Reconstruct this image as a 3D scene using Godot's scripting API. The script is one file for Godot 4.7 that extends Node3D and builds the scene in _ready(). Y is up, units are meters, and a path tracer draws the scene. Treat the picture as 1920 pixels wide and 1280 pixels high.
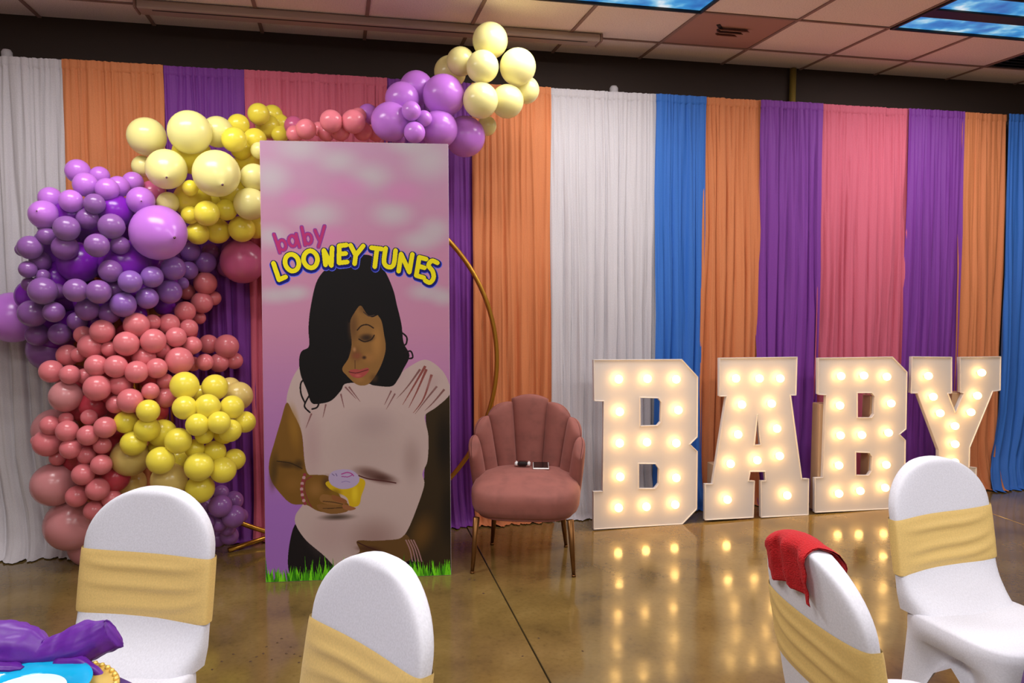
extends Node3D
# A baby shower corner: pipe-and-drape wall, balloon garland on a gold hoop, printed board, scallop chair, marquee letters, covered banquet chairs.

var M := {}
var rng := RandomNumberGenerator.new()
var used := {}
var balloon_mesh: ArrayMesh
var knot_mesh: ArrayMesh

# ---------------------------------------------------------------- helpers
func numbered(called: String) -> String:
	var n: int = used.get(called, 0)
	used[called] = n + 1
	return called if n == 0 else "%s_%03d" % [called, n]

func tag(o: Node, label: String, category: String, group := "", kind := "") -> void:
	if label: o.set_meta("label", label)
	if category: o.set_meta("category", category)
	if group: o.set_meta("group", group)
	if kind: o.set_meta("kind", kind)

func thing(called: String, label: String, category: String, at := Vector3.ZERO, turn := 0.0, group := "") -> Node3D:
	var o := Node3D.new()
	o.name = numbered(called)
	add_child(o, true)
	o.position = at
	o.rotation.y = turn
	tag(o, label, category, group)
	return o

func obj(called: String, mesh: Mesh, mat: Material, parent: Node = null) -> MeshInstance3D:
	var o := MeshInstance3D.new()
	o.mesh = mesh
	o.material_override = mat
	if parent == null:
		o.name = numbered(called)
		add_child(o, true)
	else:
		var n := 0
		for c in parent.get_children():
			if c.has_meta("base") and c.get_meta("base") == called: n += 1
		o.name = called if n == 0 else "%s_%03d" % [called, n]
		o.set_meta("base", called)
		parent.add_child(o, true)
	return o

func st_new() -> SurfaceTool:
	var s := SurfaceTool.new()
	s.begin(Mesh.PRIMITIVE_TRIANGLES)
	return s

# rows of points, each row the same length; front face: walking along a row then to the next row is seen clockwise
func add_grid(s: SurfaceTool, rows: Array, wrap := false, group := 0, uv := false) -> void:
	s.set_smooth_group(group)
	var nr := rows.size()
	var nc: int = rows[0].size()
	for i in nr - 1:
		var m := nc if wrap else nc - 1
		for j in m:
			var k := (j + 1) % nc
			var q := [rows[i][j], rows[i][k], rows[i + 1][k], rows[i + 1][j]]
			var t := [Vector2(float(j) / m, float(i) / (nr - 1)), Vector2(float(j + 1) / m, float(i) / (nr - 1)), Vector2(float(j + 1) / m, float(i + 1) / (nr - 1)), Vector2(float(j) / m, float(i + 1) / (nr - 1))]
			for n in [0, 1, 2, 0, 2, 3]:
				if uv: s.set_uv(t[n])
				s.add_vertex(q[n])

func add_fan(s: SurfaceTool, ring: Array, flip := false, group := 0) -> void:
	s.set_smooth_group(group)
	var c := Vector3.ZERO
	for p in ring: c += p
	c /= ring.size()
	for j in ring.size():
		var a: Vector3 = ring[j]
		var b: Vector3 = ring[(j + 1) % ring.size()]
		for p in ([c, b, a] if flip else [c, a, b]): s.add_vertex(p)

func done(s: SurfaceTool) -> ArrayMesh:
	s.generate_normals()
	return s.commit()

# box with chamfered edges
func add_box(s: SurfaceTool, c: Vector3, size: Vector3, b := 0.003, basis := Basis()) -> void:
	var h := size / 2.0
	b = minf(b, minf(h.x, minf(h.y, h.z)) * 0.9)
	s.set_smooth_group(-1)
	var pts := PackedVector3Array()
	for sx in [-1, 1]:
		for sy in [-1, 1]:
			for sz in [-1, 1]:
				pts.append(Vector3(sx * h.x, sy * (h.y - b), sz * (h.z - b)))
				pts.append(Vector3(sx * (h.x - b), sy * h.y, sz * (h.z - b)))
				pts.append(Vector3(sx * (h.x - b), sy * (h.y - b), sz * h.z))
	var polys := []
	for ax in 3:
		for sg in [-1, 1]:
			var ids := []
			for n in 8:
				var sgn := [1 if n & 4 else -1, 1 if n & 2 else -1, 1 if n & 1 else -1]
				if sgn[ax] == sg: ids.append(n * 3 + ax)
			polys.append(ids)
	for n in 8: polys.append([n * 3, n * 3 + 1, n * 3 + 2])
	for ax in 3:
		var o1 := (ax + 1) % 3
		var o2 := (ax + 2) % 3
		for n in 8:
			var bits := [4, 2, 1]
			if n & bits[ax]: continue
			var m: int = n | bits[ax]
			polys.append([n * 3 + o1, n * 3 + o2, m * 3 + o1, m * 3 + o2])
	for ids in polys:
		var cen := Vector3.ZERO
		for i in ids: cen += pts[i]
		cen /= ids.size()
		var nrm := cen.normalized()
		if ids.size() == 3: nrm = (pts[ids[1]] - pts[ids[0]]).cross(pts[ids[2]] - pts[ids[0]]).normalized()
		else:
			nrm = (pts[ids[1]] - pts[ids[0]]).cross(pts[ids[2]] - pts[ids[0]]).normalized()
		if nrm.dot(cen) < 0: nrm = -nrm
		var ref: Vector3 = (pts[ids[0]] - cen).normalized()
		var up := nrm.cross(ref)
		var order := []
		for i in ids: order.append([atan2((pts[i] - cen).dot(up), (pts[i] - cen).dot(ref)), i])
		order.sort_custom(func(a, b2): return a[0] > b2[0])
		for k in range(1, order.size() - 1):
			for i in [order[0][1], order[k][1], order[k + 1][1]]:
				s.add_vertex(c + basis * pts[i])

func box_mesh(c: Vector3, size: Vector3, b := 0.003, basis := Basis()) -> ArrayMesh:
	var s := st_new()
	add_box(s, c, size, b, basis)
	return done(s)

# tube along points with radius per point
func add_tube(s: SurfaceTool, pts: Array, rad: Array, seg := 12, closed := false, squash := 1.0) -> void:
	var rows := []
	var n := pts.size()
	var side := Vector3.ZERO
	for i in n:
		var d: Vector3
		if closed: d = pts[(i + 1) % n] - pts[(i - 1 + n) % n]
		else: d = pts[mini(i + 1, n - 1)] - pts[maxi(i - 1, 0)]
		d = d.normalized()
		if i == 0:
			side = d.cross(Vector3.UP)
			if side.length() < 0.1: side = d.cross(Vector3.RIGHT)
			side = side.normalized()
		else:
			side = (side - d * side.dot(d)).normalized()
		var up := side.cross(d)
		var row := []
		for j in seg:
			var a := TAU * j / seg
			row.append(pts[i] + (side * cos(a) + up * sin(a) * squash) * rad[i % rad.size()])
		rows.append(row)
	if closed: rows.append(rows[0])
	add_grid(s, rows, true)
	if not closed:
		add_fan(s, rows[0], true)
		add_fan(s, rows[n - 1], false)

# lathe round y: profile of Vector2(radius, height) from top to bottom
func add_lathe(s: SurfaceTool, prof: Array, at := Vector3.ZERO, seg := 32, group := 0) -> void:
	var rows := []
	for p in prof:
		var row := []
		for j in seg:
			var a := TAU * j / seg
			row.append(at + Vector3(p.x * sin(a), p.y, p.x * cos(a)))
		rows.append(row)
	add_grid(s, rows, true, group)

func v2s(a: Array, k := 0.001) -> PackedVector2Array:
	var o := PackedVector2Array()
	for i in range(0, a.size(), 2): o.append(Vector2(a[i], a[i + 1]) * k)
	return o

# ---------------------------------------------------------------- materials
func noise_tex(freq: float, ramp: Gradient, size := 512, octaves := 4, seed_ := 1, kind := FastNoiseLite.TYPE_SIMPLEX_SMOOTH) -> NoiseTexture2D:
	var n := FastNoiseLite.new()
	n.noise_type = kind
	n.frequency = freq
	n.fractal_octaves = octaves
	n.seed = seed_
	var t := NoiseTexture2D.new()
	t.width = size
	t.height = size
	t.seamless = true
	t.noise = n
	t.color_ramp = ramp
	return t

func ramp(stops: Array) -> Gradient:
	var g := Gradient.new()
	var off := PackedFloat32Array()
	var col := PackedColorArray()
	for s in stops:
		off.append(s[0])
		col.append(s[1])
	g.offsets = off
	g.colors = col
	return g

func mat(c: Color, rough := 0.6, metal := 0.0) -> StandardMaterial3D:
	var m := StandardMaterial3D.new()
	m.albedo_color = c
	m.roughness = rough
	m.metallic = metal
	return m

func cloth_mat(c: Color, fine: Texture2D, rough := 0.85, rim := 0.4, thru := 0.0) -> StandardMaterial3D:
	var m := mat(c, rough)
	m.rim_enabled = true
	m.rim = rim
	m.rim_tint = 0.7
	m.albedo_texture = fine
	m.uv1_triplanar = true
	m.uv1_scale = Vector3(6, 6, 6)
	if thru > 0:
		m.backlight_enabled = true
		m.backlight = Color(thru, thru, thru)
	return m

func rubber(c: Color, thru := 0.65, rough := 0.24) -> StandardMaterial3D:
	var m := mat(c, rough)
	m.backlight_enabled = true
	m.backlight = Color(thru, thru, thru)
	return m

func materials() -> void:
	var weave := noise_tex(0.09, ramp([[0.0, Color(0.9, 0.9, 0.9)], [1.0, Color(1, 1, 1)]]), 256, 3, 5)
	var mottled := noise_tex(0.012, ramp([[0.0, Color(0.86, 0.86, 0.86)], [0.5, Color(0.96, 0.96, 0.96)], [1.0, Color(1, 1, 1)]]), 256, 4, 9)
	M.drape_white = cloth_mat(Color8(206, 201, 206), weave, 0.8, 0.3)
	M.drape_orange = cloth_mat(Color8(212, 128, 78), weave, 0.75, 0.3)
	M.drape_purple = cloth_mat(Color8(122, 48, 150), weave, 0.7, 0.3)
	M.drape_pink = cloth_mat(Color8(205, 96, 120), weave, 0.75, 0.3)
	M.drape_blue = cloth_mat(Color8(44, 108, 196), weave, 0.7, 0.3)
	M.lilac = rubber(Color8(200, 120, 226))
	M.violet = rubber(Color8(142, 88, 164))
	M.iris = rubber(Color8(146, 96, 184))
	M.mauve = rubber(Color8(138, 70, 128))
	M.rose = rubber(Color8(204, 92, 138))
	M.plum = rubber(Color8(134, 24, 186))
	M.cream = rubber(Color8(252, 244, 158))
	M.lemon = rubber(Color8(250, 234, 72))
	M.butter = rubber(Color8(240, 231, 152))
	M.amber = rubber(Color8(228, 202, 116))
	M.pink = rubber(Color8(228, 122, 130))
	M.red = rubber(Color8(196, 60, 78))
	M.dusty = rubber(Color8(212, 138, 142))
	M.coral = rubber(Color8(248, 136, 152))
	M.knot = mat(Color8(104, 66, 84), 0.4)
	var conc := noise_tex(0.006, ramp([[0.0, Color8(90, 73, 40)], [0.35, Color8(112, 91, 50)], [0.6, Color8(120, 98, 54)], [1.0, Color8(134, 112, 66)]]), 1024, 5, 21)
	var specks := noise_tex(0.05, ramp([[0.0, Color(0.84, 0.83, 0.82)], [0.3, Color(0.95, 0.95, 0.95)], [1.0, Color(1, 1, 1)]]), 512, 5, 4)
	var gloss := noise_tex(0.008, ramp([[0.0, Color(0.09, 0.09, 0.09)], [1.0, Color(0.17, 0.17, 0.17)]]), 512, 4, 8)
	var fl := mat(Color(1, 1, 1), 1.0)
	fl.albedo_texture = conc
	fl.metallic_specular = 0.6
	fl.roughness_texture = gloss
	fl.roughness_texture_channel = BaseMaterial3D.TEXTURE_CHANNEL_RED
	fl.uv1_triplanar = true
	fl.uv1_world_triplanar = true
	fl.uv1_scale = Vector3(0.35, 0.35, 0.35)
	fl.detail_enabled = true
	fl.detail_albedo = specks
	fl.detail_blend_mode = BaseMaterial3D.BLEND_MODE_MUL
	fl.detail_uv_layer = BaseMaterial3D.DETAIL_UV_2
	fl.uv2_triplanar = true
	fl.uv2_world_triplanar = true
	fl.uv2_scale = Vector3(1.3, 1.3, 1.3)
	fl.heightmap_enabled = true
	fl.heightmap_texture = noise_tex(0.02, ramp([[0.0, Color(0, 0, 0)], [1.0, Color(1, 1, 1)]]), 512, 3, 31)
	fl.heightmap_scale = 0.05
	M.floor = fl
	M.joint = mat(Color8(52, 40, 26), 0.8)
	var tile := mat(Color8(244, 226, 222), 0.9)
	tile.albedo_texture = noise_tex(0.2, ramp([[0.0, Color(0.84, 0.84, 0.84)], [0.4, Color(0.97, 0.97, 0.97)], [1.0, Color(1, 1, 1)]]), 256, 3, 14)
	tile.uv1_triplanar = true
	tile.uv1_world_triplanar = true
	tile.uv1_scale = Vector3(2, 2, 2)
	M.tile = tile
	M.tile_brown = mat(Color8(170, 126, 116), 0.8)
	M.tbar = mat(Color8(142, 112, 104), 0.7)
	M.dark_wall = mat(Color8(50, 37, 31), 0.85)
	M.paint = mat(Color8(226, 220, 214), 0.9)
	M.dark_metal = mat(Color8(38, 34, 32), 0.5, 0.4)
	M.case = mat(Color8(168, 148, 140), 0.7)
	M.olive_pole = mat(Color8(128, 108, 48), 0.45, 0.3)
	M.gold = mat(Color8(196, 146, 56), 0.28, 0.9)
	M.charger = mat(Color8(232, 198, 104), 0.3, 0.35)
	M.brass_leg = mat(Color8(112, 76, 40), 0.35, 0.85)
	M.letter = mat(Color8(206, 200, 197), 0.5)
	M.letter_side = mat(Color8(196, 158, 120), 0.7)
	M.socket = mat(Color8(230, 220, 200), 0.5)
	var velvet := cloth_mat(Color8(176, 106, 104), mottled, 0.8, 0.9)
	velvet.uv1_scale = Vector3(3, 3, 3)
	velvet.albedo_color = Color8(144, 84, 75)
	M.velvet = velvet
	M.spandex = cloth_mat(Color8(230, 231, 242), weave, 0.7, 0.4)
	M.sash = cloth_mat(Color8(234, 200, 124), weave, 0.5, 0.5)
	var terry := cloth_mat(Color8(186, 18, 26), weave, 0.95, 0.8)
	terry.heightmap_enabled = true
	terry.heightmap_texture = noise_tex(0.12, ramp([[0.0, Color(0, 0, 0)], [1.0, Color(1, 1, 1)]]), 256, 3, 17)
	terry.heightmap_scale = 0.3
	M.terry = terry
	M.napkin = cloth_mat(Color8(98, 26, 152), weave, 0.45, 0.6)
	M.purple_cloth = cloth_mat(Color8(70, 30, 110), weave, 0.7, 0.3)
	M.turquoise = mat(Color8(20, 168, 220), 0.12)
	M.plate_white = mat(Color8(214, 232, 240), 0.15)
	M.black_gloss = mat(Color8(18, 18, 20), 0.12)
	M.white_plastic = mat(Color8(225, 225, 225), 0.4)
	M.foam = mat(Color8(226, 214, 226), 0.7)
	M.crumb = mat(Color8(74, 50, 24), 0.8)
	M.steel = mat(Color8(176, 170, 172), 0.4, 0.7)
	M.base_plate = mat(Color8(48, 50, 58), 0.5, 0.5)
	var bulb := mat(Color(1, 0.92, 0.8), 0.3)
	bulb.emission_enabled = true
	bulb.emission = Color(1.0, 0.78, 0.45)
	bulb.emission_energy_multiplier = 8.0
	M.bulb = bulb
	var sky := noise_tex(0.012, ramp([[0.0, Color8(16, 84, 168)], [0.45, Color8(60, 150, 214)], [0.62, Color8(130, 196, 232)], [0.8, Color8(228, 238, 246)], [1.0, Color8(250, 250, 250)]]), 512, 5, 77)
	var pane := mat(Color(0.15, 0.2, 0.25), 0.4)
	pane.emission_enabled = true
	pane.emission_texture = sky
	pane.emission_operator = BaseMaterial3D.EMISSION_OP_MULTIPLY
	pane.emission = Color(1, 1, 1)
	pane.emission_energy_multiplier = PANE_GLOW
	pane.uv1_triplanar = true
	pane.uv1_scale = Vector3(0.55, 0.55, 0.55)
	M.pane = pane

# ---------------------------------------------------------------- poster print
const PW := 640
const PH := 1500
var im: Image

func smooth(a: Array, closed := true, sub := 6) -> Array:
	var p := []
	for i in range(0, a.size(), 2): p.append(Vector2(a[i], a[i + 1]))
	var o := []
	var n := p.size()
	for i in (n if closed else n - 1):
		var p0: Vector2 = p[(i - 1 + n) % n] if closed else p[maxi(i - 1, 0)]
		var p1: Vector2 = p[i]
		var p2: Vector2 = p[(i + 1) % n]
		var p3: Vector2 = p[(i + 2) % n] if closed else p[mini(i + 2, n - 1)]
		for k in sub: o.append(p1.cubic_interpolate(p2, p0, p3, float(k) / sub))
	if not closed: o.append(p[n - 1])
	return o

func fill(pts: Array, c: Color) -> void:
	var lo := 99999.0
	var hi := -99999.0
	for p in pts:
		lo = minf(lo, p.y)
		hi = maxf(hi, p.y)
	for y in range(maxi(0, int(lo)), mini(PH - 1, int(hi)) + 1):
		var xs := []
		var yy := y + 0.5
		for i in pts.size():
			var a: Vector2 = pts[i]
			var b: Vector2 = pts[(i + 1) % pts.size()]
			if (a.y <= yy) != (b.y <= yy): xs.append(a.x + (yy - a.y) / (b.y - a.y) * (b.x - a.x))
		xs.sort()
		for k in range(0, xs.size() - 1, 2):
			var x0 := maxi(0, int(round(xs[k])))
			var x1 := mini(PW, int(round(xs[k + 1])))
			if x1 > x0: im.fill_rect(Rect2i(x0, y, x1 - x0, 1), c)

func stroke(pts: Array, w: float, c: Color, taper := false) -> void:
	for i in pts.size() - 1:
		var a: Vector2 = pts[i]
		var b: Vector2 = pts[i + 1]
		var d := (b - a).normalized().orthogonal() * w * 0.5
		var k := 1.0 - float(i) / pts.size() if taper else 1.0
		fill([a + d * k, b + d * k, b - d * k, a - d * k], c)
		if not taper: dot(b, w * 0.5, c)
	if not taper: dot(pts[0], w * 0.5, c)

func dot(p: Vector2, r: float, c: Color) -> void:
	var q := []
	for k in 12: q.append(p + Vector2(cos(TAU * k / 12), sin(TAU * k / 12)) * r)
	fill(q, c)

# soft printed tone: an ellipse whose ink fades out to its edge
func tone(cx: float, cy: float, rx: float, ry: float, c: Color, amount := 1.0, turn := 0.0) -> void:
	var r := maxf(rx, ry)
	var ca := cos(turn)
	var sa := sin(turn)
	for y in range(maxi(0, int(cy - r)), mini(PH, int(cy + r) + 1)):
		for x in range(maxi(0, int(cx - r)), mini(PW, int(cx + r) + 1)):
			var dx := x - cx
			var dy := y - cy
			var u := (dx * ca + dy * sa) / rx
			var v := (dy * ca - dx * sa) / ry
			var q := 1.0 - u * u - v * v
			if q > 0: im.set_pixel(x, y, im.get_pixel(x, y).lerp(c, amount * q * q))

# the same, kept inside one colour family: only over pixels whose ink is close to what lies under the ellipse's centre
func poster() -> ImageTexture:
	im = Image.create(PW, PH, false, Image.FORMAT_RGB8)
	for y in PH:
		var t := float(y) / PH
		var c := Color8(172, 134, 160).lerp(Color8(176, 122, 150), clampf(t * 4.0, 0, 1)).lerp(Color8(144, 96, 170), clampf((t - 0.42) * 2.4, 0, 1))
		im.fill_rect(Rect2i(0, y, PW, 1), c)
	tone(34, 122, 101, 88, Color8(172, 166, 170), 0.8, 0.0)
	tone(134, 20, 128, 73, Color8(172, 166, 170), 0.8, 0.0)
	tone(262, 62, 110, 62, Color8(172, 166, 170), 0.8, 0.0)
	tone(372, 114, 110, 73, Color8(172, 166, 170), 0.8, 0.0)
	tone(573, 54, 128, 109, Color8(172, 166, 170), 0.8, 0.0)
	tone(500, 1, 110, 55, Color8(172, 166, 170), 0.8, 0.0)
	tone(592, 295, 91, 66, Color8(172, 166, 170), 0.8, 0.0)
	tone(537, 333, 110, 55, Color8(172, 166, 170), 0.8, 0.0)
	tone(34, 321, 91, 62, Color8(172, 166, 170), 0.8, 0.0)
	tone(189, 246, 128, 73, Color8(172, 166, 170), 0.8, 0.0)
	tone(43, 520, 110, 44, Color8(172, 166, 170), 0.8, 0.0)
	tone(116, 511, 73, 40, Color8(172, 166, 170), 0.8, 0.0)
	tone(555, 509, 91, 47, Color8(172, 166, 170), 0.8, 0.0)
	tone(619, 527, 73, 47, Color8(172, 166, 170), 0.8, 0.0)
	tone(445, 242, 110, 66, Color8(172, 166, 170), 0.8, 0.0)
	tone(116, 193, 73, 47, Color8(184, 116, 160), 0.6, 0.0)
	tone(299, 153, 110, 55, Color8(184, 116, 160), 0.6, 0.0)
	tone(482, 167, 110, 55, Color8(184, 116, 160), 0.6, 0.0)
	tone(226, 319, 110, 55, Color8(184, 116, 160), 0.6, 0.0)
	fill(smooth([105, 1301, 81, 1374, 78, 1463, 116, 1519, 262, 1525, 262, 1456, 200, 1380, 144, 1338]), Color8(21, 16, 18))
	fill(smooth([482, 1405, 639, 1373, 643, 1541, 482, 1534], true, 1), Color8(19, 15, 15))
	fill(smooth([555, 935, 582, 917, 646, 867, 650, 1094, 646, 1467, 555, 1467, 493, 1424, 454, 1358, 511, 1276, 544, 1176, 549, 1129, 562, 1037]), Color8(46, 34, 17))
	tone(621, 1038, 48, 164, Color8(21, 15, 9), 0.9, 0.0)
	tone(537, 1351, 62, 102, Color8(95, 65, 25), 0.8, 0.35)
	tone(637, 1280, 48, 164, Color8(25, 19, 11), 0.9, 0.0)
	fill(smooth([116, 774, 164, 734, 262, 786, 281, 816, 354, 824, 438, 813, 491, 773, 555, 744, 610, 778, 637, 826, 639, 867, 595, 908, 553, 937, 557, 972, 564, 1015, 560, 1096, 542, 1140, 548, 1181, 520, 1264, 487, 1339, 454, 1374, 372, 1430, 321, 1472, 262, 1481, 200, 1417, 138, 1360, 105, 1308, 103, 1273, 127, 1238, 142, 1211, 138, 1138, 136, 1087, 127, 987, 96, 919, 78, 883, 89, 828]), Color8(172, 151, 147))
	tone(354, 1033, 201, 128, Color8(161, 141, 137), 0.6, 0.0)
	tone(162, 1029, 48, 164, Color8(160, 133, 133), 0.7, 0.0)
	tone(226, 1341, 110, 109, Color8(157, 129, 128), 0.5, 0.0)
	tone(372, 1364, 128, 109, Color8(129, 100, 95), 0.7, 0.0)
	tone(504, 1091, 48, 109, Color8(135, 112, 108), 0.5, 0.0)
	tone(372, 960, 110, 73, Color8(145, 124, 124), 0.5, 0.0)
	tone(394, 1150, 80, 27, Color8(67, 38, 32), 0.95, 0.25)
	tone(354, 1132, 73, 29, Color8(93, 64, 58), 0.8, 0.2)
	stroke(smooth([321, 1142, 354, 1154, 409, 1163, 449, 1171], false), 4.0, Color8(71, 32, 31))
	stroke(smooth([162, 924, 142, 974], false), 5.5, Color8(118, 81, 81), true)
	stroke(smooth([211, 893, 200, 939], false), 5.5, Color8(118, 81, 81), true)
	stroke(smooth([262, 858, 273, 907], false), 5.5, Color8(118, 81, 81), true)
	stroke(smooth([277, 834, 314, 876], false), 5.5, Color8(118, 81, 81), true)
	stroke(smooth([290, 834, 328, 886], false), 5.5, Color8(118, 81, 81), true)
	stroke(smooth([436, 850, 412, 898], false), 5.5, Color8(118, 81, 81), true)
	stroke(smooth([449, 860, 418, 914], false), 5.5, Color8(118, 81, 81), true)
	stroke(smooth([559, 777, 526, 851, 496, 910], false), 9.1, Color8(122, 64, 60), true)
	stroke(smooth([577, 796, 548, 879, 511, 929], false), 9.1, Color8(122, 64, 60), true)
	stroke(smooth([555, 766, 511, 840, 475, 899], false), 9.1, Color8(122, 64, 60), true)
	stroke(smooth([595, 837, 555, 885, 518, 932], false), 7.3, Color8(112, 75, 73), true)
	stroke(smooth([621, 848, 582, 893, 551, 922], false), 7.3, Color8(112, 75, 73), true)
	stroke(smooth([537, 777, 493, 836, 454, 878], false), 7.3, Color8(112, 75, 73), true)
	tone(454, 795, 44, 55, Color8(166, 141, 141), 0.5, 0.4)
	tone(582, 824, 29, 47, Color8(162, 139, 137), 0.6, 0.6)
	fill(smooth([78, 886, 58, 946, 36, 1018, 16, 1092, 23, 1150, 56, 1200, 92, 1233, 140, 1238, 182, 1261, 240, 1270, 281, 1264, 284, 1240, 262, 1221, 235, 1173, 213, 1140, 171, 1135, 147, 1131, 136, 1087, 127, 987, 98, 919]), Color8(108, 75, 27))
	tone(101, 974, 29, 109, Color8(133, 95, 34), 0.8, -0.1)
	tone(76, 1097, 51, 20, Color8(64, 44, 19), 0.9, 0.12)
	tone(116, 1098, 24, 27, Color8(58, 40, 19), 0.8, 0.0)
	stroke(smooth([43, 1085, 89, 1093, 127, 1112], false), 3.7, Color8(46, 31, 13))
	tone(32, 1117, 22, 91, Color8(67, 48, 21), 0.8, 0.1)
	tone(94, 1164, 48, 44, Color8(122, 85, 36), 0.8, 0.0)
	tone(171, 1184, 40, 44, Color8(135, 95, 48), 0.8, 0.0)
	tone(211, 1163, 26, 36, Color8(69, 46, 25), 0.8, 0.0)
	fill(smooth([197, 1203, 244, 1214, 272, 1229, 262, 1243, 211, 1238, 186, 1223]), Color8(128, 89, 46))
	fill(smooth([182, 1237, 262, 1247, 284, 1251, 277, 1266, 226, 1272, 186, 1258]), Color8(118, 81, 40))
	stroke(smooth([197, 1227, 235, 1232, 266, 1240], false), 2.9, Color8(67, 44, 23))
	stroke(smooth([197, 1252, 240, 1252, 277, 1251], false), 2.9, Color8(62, 40, 21))
	tone(244, 1283, 80, 15, Color8(38, 27, 17), 0.7, 0.0)
	fill(smooth([215, 1158, 336, 1154, 328, 1216, 319, 1245, 290, 1248, 277, 1215, 222, 1186]), Color8(184, 153, 21))
	tone(240, 1199, 29, 22, Color8(116, 87, 19), 0.8, 0.0)
	tone(306, 1204, 18, 44, Color8(207, 180, 38), 0.8, 0.0)
	fill(smooth([229, 1206, 255, 1214, 277, 1226, 277, 1236, 251, 1232, 229, 1221]), Color8(126, 77, 42))
	fill(smooth([266, 1240, 295, 1248, 310, 1256, 288, 1262, 266, 1254]), Color8(135, 85, 52))
	fill(smooth([217, 1151, 226, 1129, 255, 1119, 295, 1122, 319, 1142, 321, 1164, 299, 1182, 262, 1187, 229, 1173]), Color8(161, 145, 176))
	stroke(smooth([262, 1135, 281, 1130, 295, 1134, 303, 1142], false), 3.7, Color8(155, 58, 126))
	stroke(smooth([262, 1143, 284, 1145, 299, 1138], false), 2.9, Color8(145, 58, 126))
	stroke(smooth([229, 1133, 237, 1140], false), 2.4, Color8(106, 87, 126))
	stroke(smooth([242, 1133, 246, 1141], false), 2.4, Color8(106, 87, 126))
	stroke(smooth([262, 1163, 277, 1160, 290, 1164], false), 2.2, Color8(126, 106, 155))
	dot(Vector2(136, 1134), 5.9, Color8(126, 48, 58))
	dot(Vector2(133, 1144), 5.9, Color8(170, 126, 135))
	dot(Vector2(130, 1154), 5.9, Color8(126, 48, 58))
	dot(Vector2(127, 1164), 5.9, Color8(170, 126, 135))
	dot(Vector2(126, 1173), 5.9, Color8(126, 48, 58))
	dot(Vector2(125, 1183), 5.9, Color8(170, 126, 135))
	dot(Vector2(126, 1193), 5.9, Color8(126, 48, 58))
	dot(Vector2(127, 1203), 5.9, Color8(170, 126, 135))
	dot(Vector2(129, 1213), 5.9, Color8(126, 48, 58))
	dot(Vector2(132, 1223), 5.9, Color8(170, 126, 135))
	dot(Vector2(136, 1233), 5.9, Color8(126, 48, 58))
	stroke(smooth([160, 1140, 138, 1156, 136, 1193, 149, 1229, 160, 1248], false), 2.9, Color8(116, 38, 48))
	fill(smooth([312, 1369, 372, 1370, 454, 1367, 485, 1353, 509, 1406, 496, 1442, 436, 1451, 354, 1430, 290, 1438, 277, 1430, 321, 1406]), Color8(89, 62, 29))
	tone(354, 1397, 62, 15, Color8(62, 34, 21), 0.8, 0.1)
	stroke(smooth([314, 1373, 354, 1393, 409, 1413], false), 3.7, Color8(56, 25, 21))
	stroke(smooth([482, 1372, 496, 1405, 504, 1446], false), 4.4, Color8(145, 108, 108))
	stroke(smooth([491, 1372, 506, 1406, 515, 1447], false), 4.4, Color8(145, 108, 108))
	stroke(smooth([500, 1372, 515, 1406, 526, 1447], false), 4.4, Color8(145, 108, 108))
	stroke(smooth([509, 1373, 524, 1406, 537, 1448], false), 4.4, Color8(145, 108, 108))
	fill(smooth([308, 387, 372, 386, 416, 436, 445, 500, 458, 555, 473, 620, 480, 684, 500, 729, 478, 777, 460, 810, 436, 835, 376, 831, 354, 824, 281, 823, 262, 848, 229, 881, 189, 891, 162, 887, 147, 844, 127, 792, 122, 742, 131, 711, 156, 693, 155, 631, 164, 556, 189, 465, 244, 410]), Color8(12, 9, 10))
	stroke(smooth([476, 651, 491, 666, 489, 688, 476, 696], false), 5.5, Color8(19, 11, 13))
	stroke(smooth([480, 721, 504, 714, 511, 736, 493, 740], false), 5.5, Color8(19, 11, 13))
	stroke(smooth([144, 802, 127, 820, 127, 856, 140, 887], false), 5.5, Color8(19, 11, 13))
	stroke(smooth([153, 865, 138, 898, 156, 920], false), 5.5, Color8(19, 11, 13))
	stroke(smooth([191, 875, 182, 902, 164, 909], false), 5.5, Color8(19, 11, 13))
	fill(smooth([306, 567, 328, 537, 372, 559, 394, 592, 405, 611, 412, 651, 418, 706, 400, 765, 368, 816, 343, 831, 314, 825, 284, 797, 268, 772, 290, 735, 301, 688, 297, 623]), Color8(126, 89, 46))
	tone(387, 684, 29, 80, Color8(153, 108, 56), 0.8, 0.0)
	tone(306, 629, 26, 80, Color8(87, 58, 32), 0.8, 0.0)
	tone(314, 721, 29, 40, Color8(97, 62, 34), 0.7, 0.0)
	tone(354, 565, 40, 26, Color8(81, 54, 31), 0.8, 0.0)
	tone(361, 736, 33, 29, Color8(145, 100, 54), 0.7, 0.0)
	tone(376, 805, 22, 22, Color8(87, 58, 32), 0.6, 0.0)
	tone(328, 809, 26, 15, Color8(145, 102, 58), 0.6, 0.0)
	tone(352, 666, 37, 20, Color8(44, 29, 19), 0.95, 0.0)
	stroke(smooth([326, 671, 345, 680, 368, 673, 379, 658], false), 4.0, Color8(29, 17, 11))
	stroke(smooth([321, 640, 336, 625, 357, 622, 376, 633], false), 4.4, Color8(42, 27, 17))
	tone(319, 728, 26, 18, Color8(116, 64, 42), 0.9, 0.0)
	tone(343, 734, 11, 9, Color8(42, 23, 17), 0.9, 0.0)
	tone(310, 706, 9, 13, Color8(174, 126, 87), 0.7, 0.0)
	stroke(smooth([312, 744, 312, 772], false), 2.6, Color8(67, 38, 25))
	fill(smooth([292, 779, 314, 774, 328, 776, 354, 770, 359, 780, 343, 798, 321, 805, 299, 797]), Color8(147, 64, 60))
	stroke(smooth([290, 783, 317, 787, 357, 776], false), 2.9, Color8(81, 29, 29))
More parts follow.
